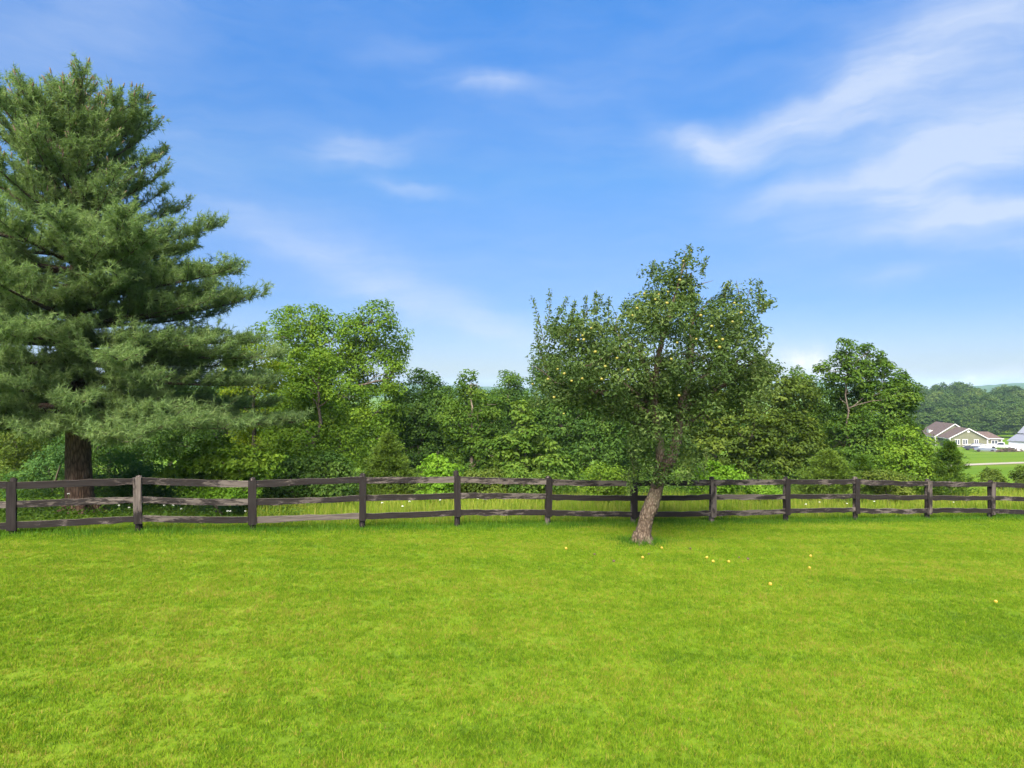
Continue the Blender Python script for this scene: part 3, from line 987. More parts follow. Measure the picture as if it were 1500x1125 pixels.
B('shrub', 'small dark bush standing alone on the field at the right', 'shrub', 30, 1452, [(1452, 694, 11, 8), (1446, 703, 14, 8), (1460, 706, 13, 8)], M_lf['olive'], 133, 0.09, 0.22, 1.0, 40, dz=0.3)
B('shrub', 'dark shrub cut by the right edge of the view behind the fence', 'shrub', 29, 1500, [(1498, 694, 12, 14), (1508, 712, 20, 18)], M_lf['olive'], 134, 0.10, 0.24, 1.0, 42, dz=0.3)


# --- junipers and cedars
def conifer_cone(name, label, z, u, vtop, half_px, seed, m, dens=1.0, loose=0.18, power=0.8):
    rng = np.random.default_rng(seed)
    base = GP(u, z)
    t = thing(name, label, 'juniper', base)
    top = P(u, vtop, z)[2] - base[2]
    R = half_px * z / F
    acc = Acc()
    n = int(900 * dens * max(1.0, R * top))
    h = rng.random(n) ** 1.25
    rad = R * (1 - h) ** power * (0.35 + 0.65 * np.sqrt(rng.random(n))) * (1 + loose * np.sin(h * 31 + 2) + loose * rng.standard_normal(n) * 0.6)
    a = rng.random(n) * 2 * pi
    rad *= 1 + 0.22 * np.sin(a * 3 + h * 7) + 0.12 * np.sin(a * 7 - h * 13)
    C = np.c_[rad * np.cos(a), rad * np.sin(a), 0.05 + h * top]
    outd = np.c_[np.cos(a), np.sin(a), np.full(n, 0.55)]
    per = 9
    idx = np.repeat(np.arange(n), per)
    d = unit(outd[idx] + 0.55 * rng.standard_normal((n * per, 3)))
    pos = C[idx] + d * rng.uniform(0.0, 0.16, n * per)[:, None]
    nr = unit(np.cross(d, rng.standard_normal((n * per, 3))) + np.array([0, 0, 0.5]))
    tone = np.clip(0.5 + rng.normal(0, 0.17, n)[idx] + rng.normal(0, 0.1, n * per), 0, 1)
    acc.leaves(pos, nr, rng.uniform(0.09, 0.17, n * per), 0.032, rng, tone, tdir=d)
    cr = link('crown', acc.mesh(name + '_crown', m), t)
    cr['kind'] = 'stuff'
    ta = Acc()
    ta.tube([(0, 0, -0.1), (0.02, 0, top * 0.3), (0, 0.02, top * 0.65), (0, 0, top * 0.97)], [0.07, 0.05, 0.03, 0.008], 7)
    link('trunk', ta.mesh(name + '_trunk', M_bark, smooth=True), t)


conifer_cone('juniper', 'conical olive green juniper behind the fence right of the dark bushy shrub', 24, 570, 640, 46, 201, M_lf['cedar'], 1.5)
conifer_cone('juniper', 'broad olive green juniper behind the fence under the sparse topped tree', 25, 1213, 664, 46, 202, M_lf['cedar'], 1.4, power=0.6)
conifer_cone('juniper', 'loose feathery dark juniper at the right end of the tree line', 25.5, 1390, 650, 24, 203, M_lf['mid'], 1.0, 0.45, 0.55)
conifer_cone('juniper', 'small dark juniper beside the foot of the round bright green bush', 25, 1262, 672, 24, 204, M_lf['mid'], 1.0, 0.3, 0.6)


# --- back row that closes the gaps between the trunks
def proto_tree(seed, H, R, m, leaf, sub, per, nl=11, squat=0.8):
    rng = np.random.default_rng(seed)
    lobes = []
    for k in range(nl):
        h = rng.uniform(0.25, 0.92)
        rr = R * (0.42 + 0.25 * rng.random())
        prof = sqrt(max(0.05, 1 - (abs(h - 0.5) / 0.55) ** 2))
        a = rng.random() * 2 * pi
        q = R * 0.62 * prof * sqrt(rng.random())
        lobes.append((np.array([q * cos(a), q * sin(a), H * h]), np.array([rr, rr, rr * squat]) * (0.65 + 0.5 * prof)))
    acc = crown_mesh(lobes, m, rng, leaf, 0.65, sub, 1.0, per)
    me = acc.mesh('wood_crown', m)
    ta = Acc()
    ta.tube([(0, 0, -0.5), (0.1, 0, H * 0.3), (0, 0.1, H * 0.6), (0, 0, H * 0.85)], [H * 0.022, H * 0.018, H * 0.012, H * 0.004], 7)
    for c, r in lobes[:6]:
        ta.tube([(0, 0, H * 0.25), c * np.array([0.5, 0.5, 0.8]), c], [H * 0.01, H * 0.007, H * 0.002], 5)
    return me, ta.mesh('wood_trunk', M_bark, smooth=True)


protos = [proto_tree(500 + k, 9, 3.0, M_lf['dark'], 0.24, 0.7, 30) for k in range(3)]
rng = np.random.default_rng(77)
for k, (u, z, vtop) in enumerate([(-90, 48, 565), (-10, 46, 560), (70, 50, 556), (160, 48, 560), (250, 46, 553), (330, 46, 560), (410, 48, 565), (500, 50, 590), (585, 48, 582), (655, 50, 570), (720, 52, 574), (800, 52, 582), (880, 50, 560),
                                  (960, 50, 570), (1035, 52, 580), (1110, 50, 590), (1180, 52, 590), (1250, 50, 592), (1310, 52, 600)]):
    b = GP(u, z)
    t = thing('back_tree', 'dark tree of the back row filling the gaps behind the tree line', 'tree', b, 'dark trees of the back row')
    cm, tm = protos[k % 3]
    s = (P(u, vtop, z)[2] - b[2]) / 9.0
    for nm, me in (('crown', cm), ('trunk', tm)):
        o = link(nm, me, t)
        if nm == 'crown':
            o['kind'] = 'stuff'
    t.scale = (s * 1.05, s * 1.05, s)
    t.rotation_euler = (0, 0, rng.uniform(0, 6))

# --- undergrowth: weeds, vines and brambles nobody could count
def undergrowth():
    rng = np.random.default_rng(55)
    acc = Acc()
    n = 1700
    s = rng.uniform(-12, 36, n)
    t = rng.uniform(5.8, 15, n)
    left = s < 6
    t[left] = np.where(rng.random(left.sum()) < 0.62, rng.uniform(0.7, 7, left.sum()), rng.uniform(6, 15, left.sum()))
    x, y = xy_of(s, t)
    keep = 750 + 1000 * x / y < 1395
    s, t, x, y = s[keep], t[keep], x[keep], y[keep]
    n = len(s)
    z = ground(x, y)
    for i in range(n):
        h = rng.uniform(0.25, 0.75) * (0.7 if t[i] < 4 else (1.0 if t[i] < 7 else 1.75))
        k = 34 if t[i] < 7 else 60
        d = unit(rng.standard_normal((k, 3)) + np.array([0, 0, 0.7]))
        d[:, 2] = np.abs(d[:, 2])
        pos = np.array([x[i], y[i], z[i] + 0.03]) + d * np.array([0.45, 0.45, h]) * (1 if t[i] < 7 else 1.15) * rng.uniform(0.35, 1, k)[:, None]
        nr = unit(d * 0.5 + np.array([0, 0, 0.7]) + 0.5 * rng.standard_normal((k, 3)))
        L = rng.uniform(0.06, 0.13, k)
        acc.leaves(pos, nr, L, L * 0.5, rng, np.clip(rng.normal(0.5, 0.2) + rng.normal(0, 0.12, k), 0, 1))
    link('undergrowth', acc.mesh('undergrowth', M_lf['mid']), kind='stuff', label='weeds and brambles tangled along the foot of the tree line', category='undergrowth')


undergrowth()

# ------------------------------------------------------------------ the pine
def pine():
    rng = np.random.default_rng(9)
    z0 = 18.4
    base = GP(117, z0)
    t = thing('pine_tree', 'tall white pine with tiers of drooping boughs left of the lawn behind the fence', 'tree', base)
    k = z0 / F
    Htop = P(117, 88, z0)[2] - base[2]

    def hgt(v):
        return P(117, v, z0)[2] - base[2]
    vv = [60, 90, 150, 215, 290, 330, 400, 445, 500, 550, 595, 640, 660]
    rp = [60, 80, 100, 112, 172, 215, 244, 272, 255, 262, 300, 270, 160]
    # trunk
    ta = Acc()
    nz = 56
    zz = np.concatenate([np.linspace(-0.2, 0.5, 10), np.linspace(0.6, Htop * 0.96, nz - 10)])
    r = 0.335 * (1 - 0.80 * np.clip(zz / Htop, 0, 1)) + 0.16 * np.exp(-np.clip(zz + 0.2, 0, 9) / 0.30)
    px = -0.06 * np.sin(zz * 0.5) - 0.05 * np.clip(zz / 3, 0, 1)
    ta.tube(np.c_[px, 0.05 * np.sin(zz * 0.4 + 1), zz], r, 26, 0.025, rng, flute=0.03)
    for a in (0.3, 1.7, 2.9, 4.2, 5.4):
        d = np.array([cos(a), sin(a), 0])
        ta.tube([d * 0.25 + np.array([0, 0, 0.30]), d * 0.45 + np.array([0, 0, 0.08]), d * 0.75 + np.array([0, 0, -0.06])], [0.14, 0.10, 0.05], 7, 0.05, rng)
    link('trunk', ta.mesh('pine_trunk', M_barkpine, smooth=True), t)
    needles = Acc()
    cones = Acc()
    tw = Acc()
    tuftC, tuftD, tuftT = [], [], []

    def tuft(c, d, tone):
        tuftC.append(c)
        tuftD.append(d)
        tuftT.append(tone)

    limbs = []
    # whorls of limbs: height, compass angle, reach, rise
    h = hgt(628)
    wh = 0
    while h < Htop * 0.86:
        f = h / Htop
        nb = rng.integers(6, 9)
        a0 = rng.random() * 6.28
        for b in range(nb):
            a = a0 + b * 2 * pi / nb + rng.normal(0, 0.16)
            v = HOR - (h + base[2] - CAMZ) / k
            L = np.interp(v, vv, rp) * k
            for _ in range(3):      # an upper limb's tip lies higher than its root
                slope = 0.0 if f < 0.40 else (0.14 if f < 0.62 else 0.42 + 1.1 * (f - 0.62))
                L = np.interp(v - slope * L / k - 8, vv, rp) * k
            L *= rng.uniform(0.70, 1.03) * (1.22 if (cos(a) < -0.2 and f > 0.5) else 1.0)
            limbs.append((h + rng.normal(0, 0.08), a, L, f))
        h += rng.uniform(0.46, 0.62) * (1.0 if f < 0.7 else 0.8)
        wh += 1
    # the long low boughs that reach far to the right and the strong ones seen in the photograph
    for v, a, Lpx in ((628, 0.10, 312), (610, -0.5, 290), (635, -1.3, 210), (560, 0.05, 275), (520, -0.1, 300), (470, 0.12, 262), (430, -0.15, 246), (640, -0.2, 285), (622, -0.9, 260),
                      (600, 3.3, 250), (640, 3.9, 230), (630, -1.9, 240)):
        limbs.append((hgt(min(v + 8, 628)), a, Lpx * k, hgt(v) / Htop))
    for _ in range(22):      # short inner boughs in front of the bole
        v = rng.uniform(300, 590)
        limbs.append((hgt(v), rng.uniform(-2.6, -0.5), rng.uniform(1.1, 2.1), hgt(v) / Htop))
    for (h, a, L, f) in limbs:
        n = 10
        s = np.linspace(0, 1, n)
        rise0 = 0.10 + 0.75 * max(0, f - 0.45) * 1.7
        if f < 0.40:
            zc = L * (0.10 * s - 0.30 * s ** 2 + 0.20 * s ** 3 + 0.02)
        elif f < 0.62:
            zc = L * (0.16 * s - 0.14 * s ** 2 + 0.14 * s ** 3)
        else:
            zc = L * (rise0 * s + 0.25 * s ** 2)
        zc = zc * rng.uniform(0.7, 1.3)
        lim = Htop * 0.93 - rng.uniform(0, 0.7) - h
        if zc[-1] > lim:
            zc = zc * max(0.05, lim / zc[-1])
        bend = rng.normal(0, 0.12) * s ** 2 * L
        p = np.c_[np.cos(a) * s * L - np.sin(a) * bend, np.sin(a) * s * L + np.cos(a) * bend, h + zc]
        tx = np.interp(h, zz, px)
        p[:, 0] += tx
        r0 = 0.022 + 0.016 * L * (1.1 - 0.5 * f)
        la = Acc()
        la.tube(p, 0.006 + r0 * (1 - s) ** 1.5, 7, 0.04, rng)
        for q in rng.uniform(0.35, 1.0, int(6 + L * 9)):
            i0 = min(n - 2, int(q * (n - 1)))
            o = p[i0] + (p[i0 + 1] - p[i0]) * (q * (n - 1) - i0)
            g = unit(unit(p[i0 + 1] - p[i0]) + rng.normal(0, 0.7, 3) + np.array([0, 0, 0.2]))
            tuft(o + g * 0.07, g, 0.5 + rng.normal(0, 0.1))
        # side branches
        ns = int((10 + L * 8.0) * (1.0 if f < 0.6 else 0.72))
        start = 0.12 if f > 0.55 else 0.20
        for q in np.sort(rng.uniform(start, 1.0, ns)):
            i = q * (n - 1)
            i0 = min(n - 2, int(i))
            o = p[i0] + (p[i0 + 1] - p[i0]) * (i - i0)
            dd = unit(p[i0 + 1] - p[i0])
            side = np.array([-np.sin(a), np.cos(a), 0]) * (1 if rng.random() < 0.5 else -1)
            d = unit(dd * rng.uniform(0.5, 1.1) + side * rng.uniform(0.3, 1.2) + np.array([0, 0, rng.uniform(0.05, 0.45) + 0.35 * f]))
            l2 = (0.28 + 0.34 * L * (1.12 - q) * 0.75) * rng.uniform(0.6, 1.2)
            e = o + d * l2 + np.array([0, 0, 0.10 * l2])
            la.tube([o, (o + e) / 2 + rng.normal(0, 0.02, 3), e], [0.011, 0.008, 0.004], 4)
            tone = 0.5 + rng.normal(0, 0.13)
            nt = int(3 + l2 * 11)
            for w in np.linspace(0.12, 1.0, nt):
                c = o + (e - o) * w + rng.normal(0, 0.035, 3)
                g = unit(d + rng.normal(0, 0.55, 3) + np.array([0, 0, 0.45]))
                tuft(c, g, tone)
                if rng.random() < 0.75:
                    g2 = unit(d * 0.6 + rng.normal(0, 0.7, 3) + np.array([0, 0, 0.5]))
                    tuft(c + g2 * 0.10, g2, tone + 0.04)
            if f > 0.62 and rng.random() < 0.5 * f:
                ce = e + np.array([0, 0, 0.03])
                cd = unit(d + np.array([0, 0, rng.uniform(-0.2, 1.2)]))
                cones.tube([ce, ce + cd * 0.07, ce + cd * 0.15], [0.012, 0.021, 0.007], 5)
        link('limb', la.mesh('pine_limb', M_barklimb, smooth=True), t)
    # bare-ish leaders at the very top
    for u, v in ((-25, 112), (32, 104), (185, 142), (205, 150), (100, 95), (128, 88), (140, 100), (150, 118), (65, 100), (72, 108), (120, 105), (45, 118), (165, 115), (5, 100), (20, 112), (85, 112), (110, 122)):
        e = P(u + rng.normal(0, 3), v + 12, z0 + rng.normal(0, 0.4)) - base
        o = np.array([e[0] * 0.55 - 0.05, e[1] * 0.5, e[2] - rng.uniform(1.1, 1.8)])
        tw.tube([o, o + (e - o) * 0.5 + rng.normal(0, 0.06, 3), e], [0.035, 0.02, 0.006], 5)
        for w in np.linspace(0.05, 1.0, 34):
            c = o + (e - o) * w + rng.normal(0, 0.20, 3) * np.array([1, 1, 0.6]) * (1.15 - 0.8 * w)
            for _ in range(2):
                tuft(c + rng.normal(0, 0.04, 3), unit(rng.normal(0, 0.5, 3) + np.array([0, 0, 1.0])), 0.55)
            if rng.random() < 0.22:
                cd = unit(rng.normal(0, 0.35, 3) + np.array([0, 0, 0.9]))
                cones.tube([c, c + cd * 0.07, c + cd * 0.14], [0.012, 0.021, 0.007], 5)
                tw.tube([o + (e - o) * w, c], [0.008, 0.005], 4)
    link('leader', tw.mesh('pine_leaders', M_barkpine, smooth=True), t)
    co = link('cones', cones.mesh('pine_cones', M_cone, smooth=True), t)
    co['kind'] = 'stuff'
    C = np.array(tuftC)
    D = unit(np.array(tuftD))
    T = np.array(tuftT)
    print('pine tufts', len(C), 'limbs', len(limbs))
    per = 11
    n = len(C) * per
    idx = np.repeat(np.arange(len(C)), per)
    along = rng.uniform(-0.08, 0.07, n)
    root = C[idx] + D[idx] * along[:, None]
    rd = rng.standard_normal((n, 3))
    nd = unit(D[idx] * rng.uniform(0.35, 1.2, n)[:, None] + unit(rd) * 0.85)
    Ln = rng.uniform(0.09, 0.165, n)
    tip = root + nd * Ln[:, None] - np.array([0, 0, 0.10]) * Ln[:, None]
    sd = unit(np.cross(nd, rng.standard_normal((n, 3)))) * 0.0085
    V = np.stack([root - sd, root + sd, tip], 1).reshape(-1, 3)
    needles.add(V, T=np.arange(3 * n).reshape(n, 3), tone=np.repeat(np.clip(T[idx] + rng.normal(0, 0.12, n), 0, 1), 3))
    ne = link('needles', needles.mesh('pine_needles', M_needle), t)
    ne['kind'] = 'stuff'


pine()

# ------------------------------------------------------------------ the apple tree
APZ = 16.0


def apple_tree():
    rng = np.random.default_rng(31)
    base = GP(940, APZ)
    t = thing('apple_tree', 'old leaning apple tree with yellow fruit standing on the lawn', 'tree', base)

    def L(u, v, dz=0.0):
        return P(u, v, APZ + dz) - base
    ta = Acc()

    def curve(pts, rad, seg, n=30, rough=0.03, flute=0.0, acc=ta):
        pts = np.array(pts)
        q = np.linspace(0, len(pts) - 1, n)
        # smooth the polyline a little
        p = np.stack([np.interp(q, range(len(pts)), pts[:, i]) for i in range(3)], -1)
        for _ in range(3):
            p[1:-1] = (p[:-2] + 2 * p[1:-1] + p[2:]) / 4
        acc.tube(p, np.interp(q, range(len(pts)), rad), seg, rough, rng, flute=flute)
        return p
    curve([L(940, 801), L(940, 790), L(944, 770), L(948, 752), L(955, 738), L(960, 721), L(965, 703), L(971, 690), L(983, 672), L(991, 650), L(995, 620), L(1000, 580)],
          [0.26, 0.20, 0.165, 0.168, 0.178, 0.150, 0.142, 0.140, 0.138, 0.115, 0.10, 0.08], 22, 46, 0.035, 0.02)
    for a, ln in ((0.2, 0.45), (1.9, 0.4), (3.3, 0.5), (4.4, 0.42), (5.4, 0.38)):
        d = np.array([cos(a), sin(a), 0])
        ta.tube([d * 0.10 + np.array([0, 0, 0.24]), d * 0.21 + np.array([0, 0, 0.06]), d * (0.22 + ln * 0.4) + np.array([0, 0, -0.06])], [0.10, 0.075, 0.04], 8, 0.05, rng)
    # burrs and an old pruning scar on the bole
    for (u, v, r) in ((958, 738, 0.075), (946, 757, 0.065), (960, 712, 0.07)):
        c = L(u, v, -0.12)
        ta.tube([c + np.array([0, 0.1, 0]), c, c - np.array([0, 0.06, 0])], [r, r * 0.9, r * 0.5], 9, 0.08, rng)
    link('trunk', ta.mesh('apple_trunk', M_barkapple, smooth=True), t)
    limbs = [
        ([L(967, 695), L(968, 660, -.1), L(962, 620, -.2), L(958, 580, -.3), L(962, 520, -.3), L(985, 450, -.2), L(1003, 385, -.2)], [0.13, 0.11, 0.10, 0.085, 0.06, 0.04, 0.015]),
        ([L(996, 610), L(1010, 560, .3), L(1012, 510, .3), L(1015, 450, .3), L(1012, 400, .2)], [0.12, 0.09, 0.07, 0.05, 0.02]),
        ([L(998, 590), L(1040, 545, .7), L(1070, 500, .9), L(1090, 455, .8)], [0.10, 0.07, 0.045, 0.015]),
        ([L(1000, 600), L(1050, 570, .1), L(1085, 552, .2), L(1105, 540, .2)], [0.08, 0.06, 0.035, 0.012]),
        ([L(958, 580, -.3), L(938, 515, -.7), L(918, 506, -.8), L(890, 522, -.6), L(850, 540, -.4)], [0.075, 0.06, 0.055, 0.04, 0.015]),
        ([L(960, 600, -.2), L(910, 560, .5), L(860, 510, .8), L(815, 480, .9)], [0.08, 0.06, 0.04, 0.012]),
        ([L(962, 610, -.2), L(900, 580, -.3), L(850, 570, -.3), L(812, 560, -.2)], [0.07, 0.05, 0.035, 0.012]),
        ([L(965, 640, 0), L(930, 620, .9), L(880, 590, 1.4), L(840, 540, 1.6)], [0.08, 0.06, 0.04, 0.012]),
        ([L(990, 620, 0), L(1020, 590, 1.2), L(1060, 560, 1.6), L(1085, 520, 1.7)], [0.08, 0.06, 0.04, 0.012]),
        ([L(985, 640, 0), L(1008, 622, .2), L(1035, 600, .5)], [0.06, 0.04, 0.012]),
    ]
    for pts, rad in limbs:
        la = Acc()
        curve(pts, rad, 9, 18, 0.04, acc=la)
        for _ in range(14):
            q = rng.uniform(0.25, 1) * (len(pts) - 1)
            i = min(len(pts) - 2, int(q))
            o = pts[i] + (pts[i + 1] - pts[i]) * (q - i)
            e = o + rng.normal(0, 0.32, 3) + np.array([0, 0, 0.18])
            la.tube([o, (o + e) / 2 + rng.normal(0, 0.03, 3), e], [0.018, 0.012, 0.004], 5)
        link('limb', la.mesh('apple_limb', M_barkapple, smooth=True), t)
    lobes_px = [
        (1008, 382, 22, 18), (1000, 405, 26, 18), (968, 400, 20, 12), (985, 425, 34, 22), (955, 440, 26, 22), (1012, 440, 16, 20, .2), (935, 455, 20, 24),
        (1085, 436, 30, 20), (1110, 446, 18, 16), (1064, 446, 22, 16), (990, 470, 50, 28), (1045, 480, 40, 28), (950, 482, 32, 26), (930, 500, 24, 22), (1085, 475, 34, 22),
        (1105, 500, 24, 16), (1112, 520, 18, 14), (1080, 520, 40, 26), (1020, 530, 50, 32), (965, 540, 42, 32), (1098, 545, 30, 18), (1120, 538, 12, 16),
        (835, 478, 34, 20), (868, 468, 26, 22), (860, 500, 40, 28), (815, 500, 20, 18), (808, 525, 26, 20), (850, 535, 44, 30), (900, 520, 34, 26), (905, 550, 40, 30),
        (820, 560, 36, 24), (870, 575, 46, 28), (930, 580, 44, 32), (990, 580, 46, 32), (1050, 570, 46, 30), (1095, 570, 26, 16), (800, 585, 20, 14),
        (960, 618, 28, 22), (1000, 616, 26, 24), (915, 600, 26, 16), (1035, 598, 28, 16), (962, 652, 20, 18), (996, 648, 18, 18), (982, 680, 14, 12), (948, 680, 10, 12), (1010, 690, 14, 10), (938, 710, 8, 14),
        (940, 636, 14, 16), (1000, 700, 14, 10), (972, 700, 8, 10, -.3), (952, 690, 8, 14, -.3), (990, 668, 12, 14, -.3), (928, 690, 7, 14), (930, 662, 9, 14), (1020, 672, 10, 10),
    ]
    lobes = []
    for q in lobes_px:
        u, v, rx, ry = q[:4]
        edge = min(1, (abs(u - 960) / 190) ** 2 + ((v - 540) / 170) ** 2)
        dz = q[4] if len(q) > 4 else rng.uniform(-1, 1) * 1.9 * sqrt(max(0.05, 1 - edge))
        zz = APZ + dz
        k = zz / F
        lobes.append((P(u, v, zz) - base, np.array([rx * k, max(rx, ry) * k * 0.95, ry * k])))
        if edge < 0.6:      # a second layer so the heart of the crown is deep
            zz = APZ - dz * 0.8
            lobes.append((P(u + rng.normal(0, 8), v + rng.normal(0, 8), zz) - base, np.array([rx * k, max(rx, ry) * k * 0.95, ry * k]) * 0.9))
    acc = crown_mesh(lobes, M_apple_leaf, rng, 0.092, 0.50, 0.25, 0.60, 31, 0.75, 0.5, jitter=0.9, tone=0.42, tonev=0.2)
    # upright water shoots around the edge of the crown
    tw = Acc()
    for (u0, v0, u1, v1) in ((797, 500, 780, 440), (800, 480, 806, 428), (815, 470, 830, 440), (868, 460, 873, 430), (872, 460, 880, 436), (890, 480, 892, 440), (905, 500, 914, 462), (790, 510, 786, 470),
                             (1112, 450, 1113, 416), (1112, 458, 1129, 444), (1028, 400, 1036, 380), (1010, 380, 1010, 362), (1060, 440, 1068, 414), (925, 480, 914, 440), (1118, 530, 1130, 505),
                             (1115, 540, 1129, 560), (802, 545, 786, 498), (955, 405, 958, 385), (1030, 690, 1036, 660), (930, 700, 922, 655), (935, 690, 926, 665), (838, 470, 842, 444), (1095, 560, 1128, 580),
                             (855, 470, 858, 438), (1090, 570, 1110, 600), (925, 720, 920, 690), (1010, 700, 1022, 668)):
        dz = rng.uniform(-0.8, 0.8)
        o, e = P(u0, v0, APZ + dz) - base, P(u1, v1, APZ + dz) - base
        tw.tube([o, (o + e) / 2 + rng.normal(0, 0.02, 3), e], [0.008, 0.006, 0.003], 5)
        n = 110
        w = rng.uniform(-0.1, 1.05, n)
        d = unit(rng.standard_normal((n, 3)) + np.array([0, 0, 0.8]))
        pos = o + (e - o) * w[:, None] + d * rng.uniform(0.03, 0.10, n)[:, None]
        acc.leaves(pos, unit(rng.standard_normal((n, 3)) + np.array([0, 0, 0.3])), rng.uniform(0.06, 0.09, n), 0.032, rng, np.clip(rng.normal(0.65, 0.15, n), 0, 1), tdir=d)
    cr = link('crown', acc.mesh('apple_crown', M_apple_leaf), t)
    cr['kind'] = 'stuff'
    ws_ = link('water_shoots', tw.mesh('apple_shoots', M_barklimb, smooth=True), t)
    ws_['kind'] = 'stuff'
    return t, base


apple, apple_base = apple_tree()


def apple_fruit_mesh(col_a, col_b, name):
    m, N = mat(name)
    oc = N.n('ShaderNodeTexCoord').outputs['Object']
    nz = N.noise(oc, 14.0, 3)
    c = N.mix(N.mapr(nz, 0.4, 0.65, 0, 1), rgb(col_a), rgb(col_b))
    bs = N.n('ShaderNodeBsdfPrincipled', {'Base Color': c, 'Roughness': 0.35, 'Specular IOR Level': 0.4})
    finish(N, bs.outputs[0])
    ns, nr = 12, 9
    V, Q, T = [], [], []
    for i in range(nr):
        th = pi * (i + 0.5) / nr
        r = sin(th) * (1 + 0.08 * cos(th))
        zz = cos(th) * 0.9 - 0.22 * math.exp(-(sin(th) / 0.35) ** 2) * (1 if cos(th) > 0 else -0.6)
        for j in range(ns):
            a = 2 * pi * j / ns
            V.append((r * cos(a), r * sin(a), zz))
    for i in range(nr - 1):
        for j in range(ns):
            a, b = i * ns + j, i * ns + (j + 1) % ns
            Q.append((a, a + ns, b + ns, b))
    V += [(0, 0, 0.62), (0, 0, -0.7)]
    for j in range(ns):
        T.append((j, (j + 1) % ns, nr * ns))
        T.append(((nr - 1) * ns + (j + 1) % ns, (nr - 1) * ns + j, nr * ns + 1))
    # stalk
    b0 = len(V)
    for zz in (0.55, 1.15):
        for j in range(4):
            V.append((0.05 * cos(j * pi / 2) + (zz - 0.55) * 0.15, 0.05 * sin(j * pi / 2), zz))
    for j in range(4):
        Q.append((b0 + j, b0 + (j + 1) % 4, b0 + 4 + (j + 1) % 4, b0 + 4 + j))
    return new_mesh(name, V, [np.array(Q), np.array(T)], m, smooth=True)


ME_apple = apple_fruit_mesh((0.15, 0.18, 0.022), (0.26, 0.17, 0.035), 'apple_skin')
ME_windfall = apple_fruit_mesh((0.40, 0.30, 0.02), (0.30, 0.17, 0.03), 'windfall_skin')
ME_rotten = apple_fruit_mesh((0.10, 0.06, 0.03), (0.05, 0.03, 0.02), 'rotten_skin')
arng = np.random.default_rng(8)
APPLES = [(950, 65), (885, 225), (770, 305), (750, 332), (690, 300), (815, 352), (820, 290), (650, 380), (625, 420), (1185, 352), (1222, 405), (1175, 455), (325, 555), (357, 553), (350, 530),
          (398, 490), (540, 655), (870, 570), (838, 660), (1085, 560), (1120, 552), (1103, 595), (975, 550), (290, 780), (348, 767), (250, 740), (213, 715), (160, 770), (75, 797), (455, 770),
          (193, 870), (247, 960), (475, 700), (880, 860), (905, 120), (1000, 420), (1060, 480), (420, 620), (600, 720)]
for (cx, cy_) in APPLES:
    u, v = 760 + cx / 3.75, 350 + cy_ / 3.75
    edge = min(1, (abs(u - 960) / 190) ** 2 + ((v - 540) / 170) ** 2)
    dz = -2.25 * sqrt(max(0.03, 1 - edge)) - 0.05
    p = P(u, v, APZ + dz) - apple_base
    o = link('apple', ME_apple, apple)
    o.location = p
    o.scale = [0.030 * arng.uniform(0.8, 1.2)] * 3
    o.rotation_euler = (arng.normal(0, 0.3), arng.normal(0, 0.3), arng.uniform(0, 6))


# fallen apples lying in the lawn
def lawn_at(u, v):
    zz = 10.0
    for _ in range(30):
        x = (u - 750) / F * zz
        zz = (CAMZ - float(ground(x, zz)) - 0.045) / ((v - HOR) / F)
    return x, zz


WIND = [(829, 802, 0, 'single yellow windfall apple on the lawn left of the apple tree'), (969, 801, 0, 'yellow windfall apple lying closest to the apple trunk on its right'),
        (941, 815, 0, 'yellow windfall apple on the lawn straight in front of the apple trunk'), (1035, 815, 0, 'uppermost of three yellow windfalls clustered right of the apple tree'),
        (1044, 820.5, 0, 'middle of three yellow windfalls clustered right of the apple tree'), (1067, 821, 0, 'rightmost of three yellow windfalls clustered right of the apple tree'),
        (1127.6, 853.6, 0, 'bright yellow windfall lying alone nearest to the viewer'), (1186.5, 813, 0, 'yellow windfall farthest back on the right of the lawn'),
        (1185, 830, 0, 'yellow windfall on the right of the lawn in front of the farthest one'), (1457, 879, 0, 'orange windfall alone near the right edge of the lawn'),
        (1011, 802, 1, 'brown rotten apple right of the windfall closest to the trunk'), (870.6, 810.6, 1, 'brown rotten apple farthest left on the lawn'),
        (898.7, 820.5, 1, 'dark rotten apple left of the windfall in front of the trunk'), (950, 810, 1, 'dark rotten apple just behind the windfall in front of the trunk'),
        (1082, 815, 1, 'dark rotten apple just right of the three clustered windfalls'), (1095, 817, 1, 'dark rotten apple second to the right of the three clustered windfalls')]
for (u, v, rot, lab) in WIND:
    x, y = lawn_at(u, v)
    o = link('fallen_apple', ME_rotten if rot else ME_windfall, None, label=lab, category='apple', group='apples fallen on the lawn')
    r = 0.029 * arng.uniform(0.85, 1.2) * (0.85 if rot else 1.0)
    o.location = (x, y, float(ground(x, y)) + 0.030)
    o.scale = (r, r, r)
    o.rotation_euler = (arng.uniform(0.6, 1.8), 0, arng.uniform(0, 6))

# uncut tuft round the apple trunk
def trunk_tuft():
    rng = np.random.default_rng(64)
    n = 1700
    a = rng.random(n) * 2 * pi
    r = (0.20 + np.abs(rng.normal(0, 0.24, n))) * (1 + 0.35 * np.sin(a * 3 + 1) + 0.2 * np.sin(a * 5))
    x = apple_base[0] + np.cos(a) * r * 1.25 - 0.05
    y = apple_base[1] + np.sin(a) * r * 0.8
    acc = Acc()
    h = rng.uniform(0.08, 0.20, n) * np.exp(-np.clip(r - 0.4, 0, 2) * 1.2)
    blades(rng, x, y, ground(x, y) - 0.01, h, rng.uniform(0.006, 0.011, n), np.abs(rng.normal(0.5, 0.25, n)), np.clip(rng.normal(0.45, 0.2, n), 0, 1), acc, two=True)
    link('trunk_grass', acc.mesh('trunk_grass', M_tall), kind='stuff', label='uncut dark grass tuft round the foot of the apple tree', category='grass')


